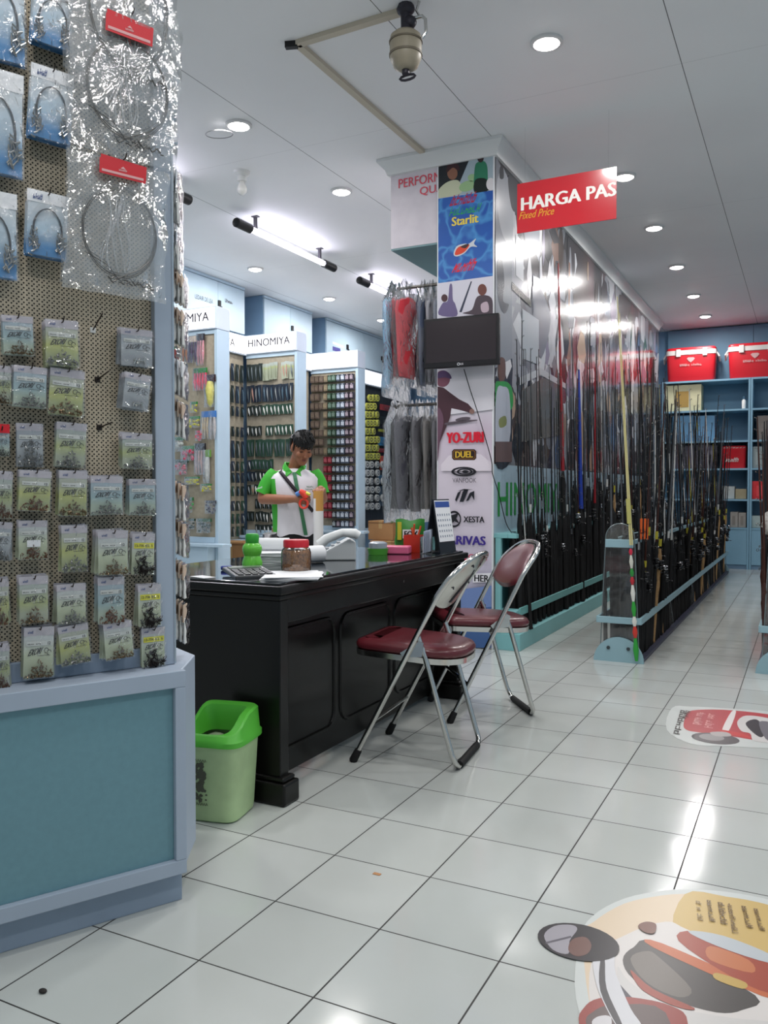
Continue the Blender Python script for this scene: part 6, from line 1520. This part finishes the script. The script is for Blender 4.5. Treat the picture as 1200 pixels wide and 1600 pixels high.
# third rack at the right picture edge
R3 = .50
island_rack(R3, 2.56, 6.5, 'free standing rod rack cut by the right picture edge')
for k in range(16):
    y = 2.62+.11*k
    put_rod(rd.choice(('plain', 'plain', 'plain', 'cased', 'black')), R3-.098, y, .024, rd.uniform(1.2, 1.5), rd.uniform(3.6, 4.4), rd.uniform(-1, 1), 'on the right edge rack', fat=1.3, spin=-90+rd.uniform(-40, 40))
p = aty(1196, 842, 2.56)
d = thing('plastic_bag', 'crumpled whitish plastic bag on the end of the right edge rack', 'bag', (R3-.05, 2.62, .86))
b = MB(); rq = random.Random(9)
b.ell((0, 0, 0), (.075, .06, .075), 18, 12); b.v = [v*(1+rq.uniform(-.22, .22)) for v in b.v]
obj('bag', b, mat('bag_white', 'b9b4ae', .4, bump=.5), d)
# ================================================================ BACK SHELVES
YS = 9.3
SHF = mat('shelf_blue', '7fa8c0', .5, noise=.05, scale=3); SHB = mat('shelf_back', '6d97b3', .55, noise=.05, scale=2)
zs = [.55, .93, 1.34, 1.71, 2.125, 2.53]
def shelf(x0, x1, lab):
    s = thing('shelf_unit', lab, 'shelf', ((x0+x1)/2, YS, 0), 0, 'blue shelf units along the back wall')
    obj('back', MB().bb(x0, x1, 9.78, 9.84, .0, 3.3), SHB, s, world=True, smooth=False)
    for x in (x0+.012, x1-.012): obj('side', MB().bb(x-.012, x+.012, YS, 9.779, .0, 2.53), SHF, s, world=True, smooth=False)
    for z in zs: obj('shelf_board', MB().bb(x0+.025, x1-.025, YS, 9.779, z-.024, z), SHF, s, world=True, smooth=False)
    for a_, b_ in ((x0+.027, (x0+x1)/2-.003), ((x0+x1)/2+.003, x1-.027)): obj('door', MB().bb(a_, b_, YS+.003, YS+.02, .06, .522), SHF, s, world=True, smooth=False)
    obj('kick_board', MB().bb(x0+.025, x1-.025, YS+.03, YS+.05, .0, .055), BLUED, s, world=True, smooth=False)
shelf(-1.18, -.07, 'blue shelf unit at the end of the aisle, beside the mural'); shelf(-.065, 1.05, 'blue shelf unit at the aisle end, at the right picture edge')
CRED = mat('cooler_red', 'c81f2c', .35); CWH = mat('cooler_white', 'd9d3cf', .4)
def cooler(px0, px1, ytop, z, lab, dz=0):
    a, e_ = aty(px0, ytop, YS+.05), aty(px1, ytop, YS+.05); w_ = e_.x-a.x; h_ = a.z-z
    c = thing('cool_box', lab, 'cool box', ((a.x+e_.x)/2, YS+.24, z+.001), R(2))
    obj('body', MB().loft([ring_(0, 0, q, w_*.5*s_, .17*s_, 28, 9) for q, s_ in ((0, .92), (.01, .94), (h_*.72, .99), (h_*.78, 1))]), CRED, c)
    obj('lid', MB().loft([ring_(0, 0, q, w_*.5*s_, .172*s_, 28, 9) for q, s_ in ((h_*.92, 1.0), (h_*.97, 1.0), (h_, .95))]), CRED, c)
    obj('lid_band', MB().loft([ring_(0, 0, q, w_*.5*s_, .175*s_, 28, 9) for q, s_ in ((h_*.781, 1.005), (h_*.785, 1.02), (h_*.915, 1.02), (h_*.919, 1.0))]), CWH, c)
    b = MB()
    for x in (-.25, .28): b.box((w_*x, -.183, h_*.84), (w_*.09, .02, h_*.22))
    obj('latch', b, CWH, c, smooth=False, bevel=.003)
    obj('handle', MB().tube([(w_*.5, -.10, h_*.84), (w_*.555, -.1, h_*.72), (w_*.56, 0, h_*.6), (w_*.555, .1, h_*.72), (w_*.5, .10, h_*.84)], .012, 8).tube([(-w_*.5, -.10, h_*.84), (-w_*.555, -.1, h_*.72), (-w_*.56, 0, h_*.6), (-w_*.555, .1, h_*.72), (-w_*.5, .10, h_*.84)], .012, 8), CWH, c)
    b = MB(); b.prism([(-.05, .02), (-.03, .035), (.03, .035), (.05, .02), (.03, -.005), (0, -.03), (-.03, -.005)], 0, .002, 0, MX.Translation((0, -.172, h_*.62)) @ MX.Rotation(R(90), 4, 'X') @ MX.Scale(w_/.6, 4)); put_text(b, '~aaaaaa aaaaaa', (-w_*.22, -.1755, h_*.45), (w_*.44, 0, 0), (0, 0, h_*.07))
    obj('emblem', b, mat('cooler_print', 'c9a0a0', .5), c, smooth=False)
cooler(1040, 1118, 545, 2.531, 'red cool box with white band on the top shelf, nearer the mural'); cooler(1137, 1222, 538, 2.531, 'red cool box with white band on the top shelf, at the right picture edge')
a, e_ = aty(1126, 697, YS+.05), aty(1166, 697, YS+.05)
d = thing('cool_box', 'small red cool box with white print on the middle shelf', 'cool box', ((a.x+e_.x)/2, YS+.22, 1.341), 0); w_ = e_.x-a.x; h_ = a.z-1.34
obj('body', MB().loft([ring_(0, 0, q, w_*.5*s_, .14*s_, 24, 8) for q, s_ in ((0, .95), (h_*.8, 1), (h_*.82, 1.03), (h_*.96, 1.03), (h_, .96))]), CRED, d)
b = MB(); put_text(b, '~aaaaa', (-w_*.28, -.1445, h_*.28), (w_*.5, 0, 0), (0, 0, h_*.2), 0, .03, .1)
for k in range(7): b.tube([(w_*(-.4+.13*k), -.146, h_*.9), (w_*(-.33+.13*k), -.146, h_*.93)], .004, 4)
obj('lettering', b, CWH, d, smooth=False)
def sbox(px0, px1, pyt, z, col, lab, deco=None, n=1):
    a, e_ = aty(px0, pyt, YS+.06), aty(px1, pyt, YS+.06); w_ = (e_.x-a.x)/n; h_ = max(.04, a.z-z)
    for k in range(n):
        r = thing('shelf_box', lab if n == 1 else f'{lab}, {ORD[k]} from the mural side', 'box', (a.x+w_*(k+.5), YS+.2, z+.001), R(rd.uniform(-2, 2)), None if n == 1 else 'boxes: '+lab)
        obj('box', MB().bb(-w_*.48, w_*.48, -.14, .14, 0, h_*(1-.04*(k % 2))), mat('sbox_'+col, col, .6, noise=.1, scale=12), r, smooth=False, bevel=.003)
        if deco: obj('label', MB().bb(-w_*.2, w_*.15, -.1425, -.1405, h_*.15, h_*.75), mat('sbox_'+deco, deco, .6), r, smooth=False)
sbox(1038, 1097, 603, 2.126, 'cbc7a4', 'cream carton with a tan picture below the first cool box', 'a8894a')
sbox(1182, 1240, 650, 1.711, '7d7672', 'grey brown carton on the right shelf below the second cool box', '8d8782')
sbox(1175, 1240, 698, 1.341, '94a0a2', 'pale grey box row on the right shelf', 'a5b0b0', 3)
sbox(1173, 1236, 752, .931, 'd8323a', 'bright red box on the right shelf', 'e04a50', 2)
sbox(1172, 1225, 806, .551, 'a3b4b3', 'pale box on the lowest right shelf')
sbox(1128, 1148, 760, .931, 'b9c0bf', 'white box beside a tan one on the left shelf'); sbox(1149, 1167, 764, .931, 'a3977a', 'tan box beside a white one on the left shelf')
sbox(1141, 1166, 800, .551, 'a39d97', 'beige box on the lowest left shelf', '8d8781', 2)
sbox(1045, 1120, 696, 1.341, '5a5868', 'dim purple grey box behind the rods', '6d6a78', 4)
sbox(1050, 1118, 650, 1.711, '5f8fb5', 'flat blue box behind the rod tips', None, 2)
a = aty(1165, 610, YS+.08)
d = thing('spray_bottle', 'small white bottle standing alone on the shelf below the cool boxes', 'bottle', (a.x-.02, YS+.1, 2.126))
obj('body', MB().lathe([(0, 0), (.025, 0), (.026, .11), (.012, .13), (0, .13)], n=14), WHITE, d); obj('cap', MB().lathe([(.013, .131), (.014, .17), (0, .175)], n=12), mat('cap_blue', '4a6f8a', .4), d)
# ================================================================ FLOOR STICKERS
def sticker(lab, polys, texts):
    q_ = atz(*polys[0][1][0], 0); r = thing('floor_sticker', lab, 'sticker', (q_.x, q_.y, 0), 0, 'printed floor stickers')
    for i, (nm, pts, col) in enumerate(polys):
        z = .0008+.00012*i; b = MB(); P = [atz(px, py, z) for px, py in (smooth_poly(pts) if len(pts) < 16 and 'stripe' not in nm else pts)]; b.face(P)
        if i == 0: b.face([V((v_.x, v_.y, .0001)) for v_ in P])
        o = obj(nm, b, mat('decal_'+col, col, .3), r, world=True, smooth=False)
    for s_, o_, ux, uy, col in texts:
        z = .0008+.00012*(len(polys)+2); b = MB(); O, A_, B_ = atz(*o_, z), atz(*ux, z), atz(*uy, z); put_text(b, s_, O, A_-O, B_-O); obj('lettering', b, mat('decal_'+col, col, .3), r, world=True, smooth=False)
sticker('large oval floor sticker picturing a spinning reel, bottom right corner', [
 ('white_rim', [(905, 1470), (925, 1432), (975, 1404), (1040, 1391), (1085, 1390), (1140, 1394), (1210, 1408), (1300, 1440), (1345, 1500), (1310, 1600), (1210, 1680), (1050, 1690), (940, 1640), (900, 1560)], 'c3c8c5'),
 ('cream_ground', [(912, 1462), (928, 1440), (975, 1412), (1035, 1399), (1080, 1397), (1135, 1401), (1205, 1415), (1290, 1446), (1332, 1500), (1300, 1595), (1205, 1668), (1055, 1678), (950, 1630), (920, 1560)], 'd3c0a6'),
 ('ochre_ground', [(1070, 1397), (1135, 1401), (1205, 1415), (1290, 1446), (1332, 1500), (1300, 1560), (1200, 1530), (1060, 1470)], 'c3a768'),
 ('reel_halo', [(925, 1500), (975, 1462), (1040, 1440), (1080, 1455), (1210, 1505), (1220, 1600), (1180, 1690), (1000, 1690), (930, 1600)], 'cfcac6'),
 ('spool_dark', [(973, 1500), (990, 1480), (1025, 1473), (1180, 1555), (1160, 1578), (1120, 1582), (1050, 1562), (990, 1530)], '4a4644'),
 ('spool_light', [(985, 1498), (1010, 1486), (1030, 1496), (1080, 1545), (1060, 1558), (1010, 1535)], '6f6862'),
 ('spool_band', [(1020, 1480), (1035, 1474), (1200, 1548), (1190, 1556)], 'b8653f'), ('body_red', [(1060, 1470), (1090, 1456), (1210, 1500), (1210, 1550), (1150, 1530)], '9a4634'), ('body_orange', [(1110, 1478), (1170, 1500), (1175, 1520), (1110, 1500)], 'b9704a'), ('body_yellow', [(1120, 1520), (1165, 1535), (1160, 1545), (1118, 1530)], 'b89a55'),
 ('body_grey', [(1075, 1455), (1130, 1462), (1205, 1492), (1200, 1504), (1120, 1478)], 'b3b9bd'),
 ('rotor_white', [(965, 1510), (985, 1535), (1050, 1572), (1140, 1590), (1210, 1600), (1210, 1640), (1080, 1620), (980, 1570)], 'c6c3c0'), ('rotor_dark', [(960, 1530), (985, 1556), (1000, 1570), (975, 1562)], '45424c'), ('rotor_red', [(985, 1515), (1020, 1545), (1085, 1575), (1060, 1574), (1005, 1548)], '974536'),
 ('knob_ring', [(905, 1602), (912, 1575), (935, 1560), (985, 1558), (1050, 1572), (1075, 1600), (1060, 1690), (930, 1690)], '8f3a32'), ('knob_face', [(916, 1604), (925, 1582), (960, 1570), (1040, 1582), (1050, 1690), (940, 1690)], '5a4a48'), ('knob_glow', [(925, 1600), (935, 1588), (955, 1590), (950, 1620)], 'c9c6c8'),
 ('arm_white', [(929, 1496), (958, 1490), (962, 1520), (985, 1575), (1002, 1604), (970, 1610), (940, 1560), (928, 1520)], 'c9c9cc'), ('arm_dark', [(938, 1500), (945, 1500), (948, 1545), (972, 1600), (964, 1602), (938, 1548)], '3a383c'),
 ('handle_dark', el(904, 1472, 65, 28, 28, 11), '1d1a20'), ('handle_light', [(850, 1462), (866, 1447), (892, 1445), (902, 1452), (890, 1470), (888, 1490), (864, 1484)], '98959c'), ('handle_stripe', [(852, 1472), (892, 1462), (893, 1465), (853, 1475)], '55525a'), ('handle_brown', [(888, 1484), (894, 1468), (914, 1464), (924, 1476), (918, 1490), (900, 1494)], '6a4a42'),
 ('top_knob', [(997, 1446), (1010, 1440), (1025, 1444), (1022, 1458), (1006, 1456)], '6a3f30')],
 [('~aa a a', (1090, 1436), (1087, 1406), (1099, 1438), '8a744a'), ('~aaaaaaa', (1108, 1438), (1104, 1405), (1118, 1440), '6a5330'), ('~aaaaaa', (1126, 1442), (1121, 1408), (1137, 1444), '6a5330'), ('~aaaaaaaaaaa', (1144, 1456), (1136, 1410), (1154, 1458), '6a5330'), ('~aaaaaaa', (1166, 1448), (1158, 1414), (1177, 1450), '6a5330'), ('~aaaaaaa', (1186, 1452), (1177, 1418), (1196, 1454), '6a5330')])
sticker('smaller oval red floor sticker with grey figures at the right picture edge', [
 ('white_rim', [(1042, 1140), (1050, 1106), (1080, 1104), (1140, 1107), (1210, 1113), (1260, 1128), (1265, 1150), (1220, 1168), (1140, 1166), (1080, 1162)], 'c0c5c2'),
 ('red_ground', [(1068, 1134), (1072, 1117), (1082, 1110), (1130, 1109), (1200, 1116), (1250, 1128), (1250, 1148), (1200, 1158), (1140, 1150), (1090, 1144), (1074, 1141)], 'ad363c'),
 ('white_band', [(1142, 1113), (1150, 1113), (1138, 1143), (1128, 1141)], 'd9d3d0'), ('red_peak', [(1125, 1140), (1160, 1146), (1172, 1153), (1135, 1146)], 'c23a38'),
 ('grey_reel', el(1118, 1154, 38, 8.5, 22, 6), '4d4a4c'), ('grey_reel_light', el(1112, 1152, 20, 5, 16, 6), '8d8a8a'), ('reel_top', [(1110, 1144), (1135, 1144), (1142, 1150), (1118, 1150)], 'a9a5a2'),
 ('figure_pale', [(1152, 1128), (1166, 1118), (1200, 1122), (1230, 1130), (1225, 1158), (1180, 1158), (1172, 1146), (1158, 1142)], 'c9c6c3'), ('figure_dark', [(1165, 1130), (1182, 1124), (1196, 1140), (1190, 1152), (1176, 1144)], '2e2c30'), ('figure_grey', [(1186, 1128), (1210, 1132), (1210, 1156), (1196, 1154)], '6a666c')],
 [('~aaaaaa', (1052, 1146), (1064, 1108), (1062, 1148), '33302f'), ('~aaaa', (1066, 1122), (1072, 1109), (1074, 1124), '33302f'), ('~aaaaa aaa', (1082, 1131), (1090, 1112), (1096, 1133), 'd9a0a0'), ('~aaaa aaa', (1100, 1136), (1108, 1114), (1114, 1138), 'd9a0a0')])
d = tag(obj('dropped_scrap', MB().ell((0, 0, .004), (.010, .007, .004)), mat('scrap_dark', '2a2624', .8), loc=None), 'small dark crumb on the tiles before the display stand', 'crumb'); d.location = atz(67, 1551, 0)
d = tag(obj('dropped_scrap', MB().box((0, 0, .001), (.022, .012, .001)), mat('scrap_orange', 'b5855c', .8)), 'tiny tan scrap on the tiles in the middle of the floor', 'scrap'); d.location = atz(589, 1366, 0)
for r in list(PR.values())+[_SL]:
    for c in list(r.children):
        for g in list(c.children): bpy.data.objects.remove(g)
        bpy.data.objects.remove(c)
    bpy.data.objects.remove(r)
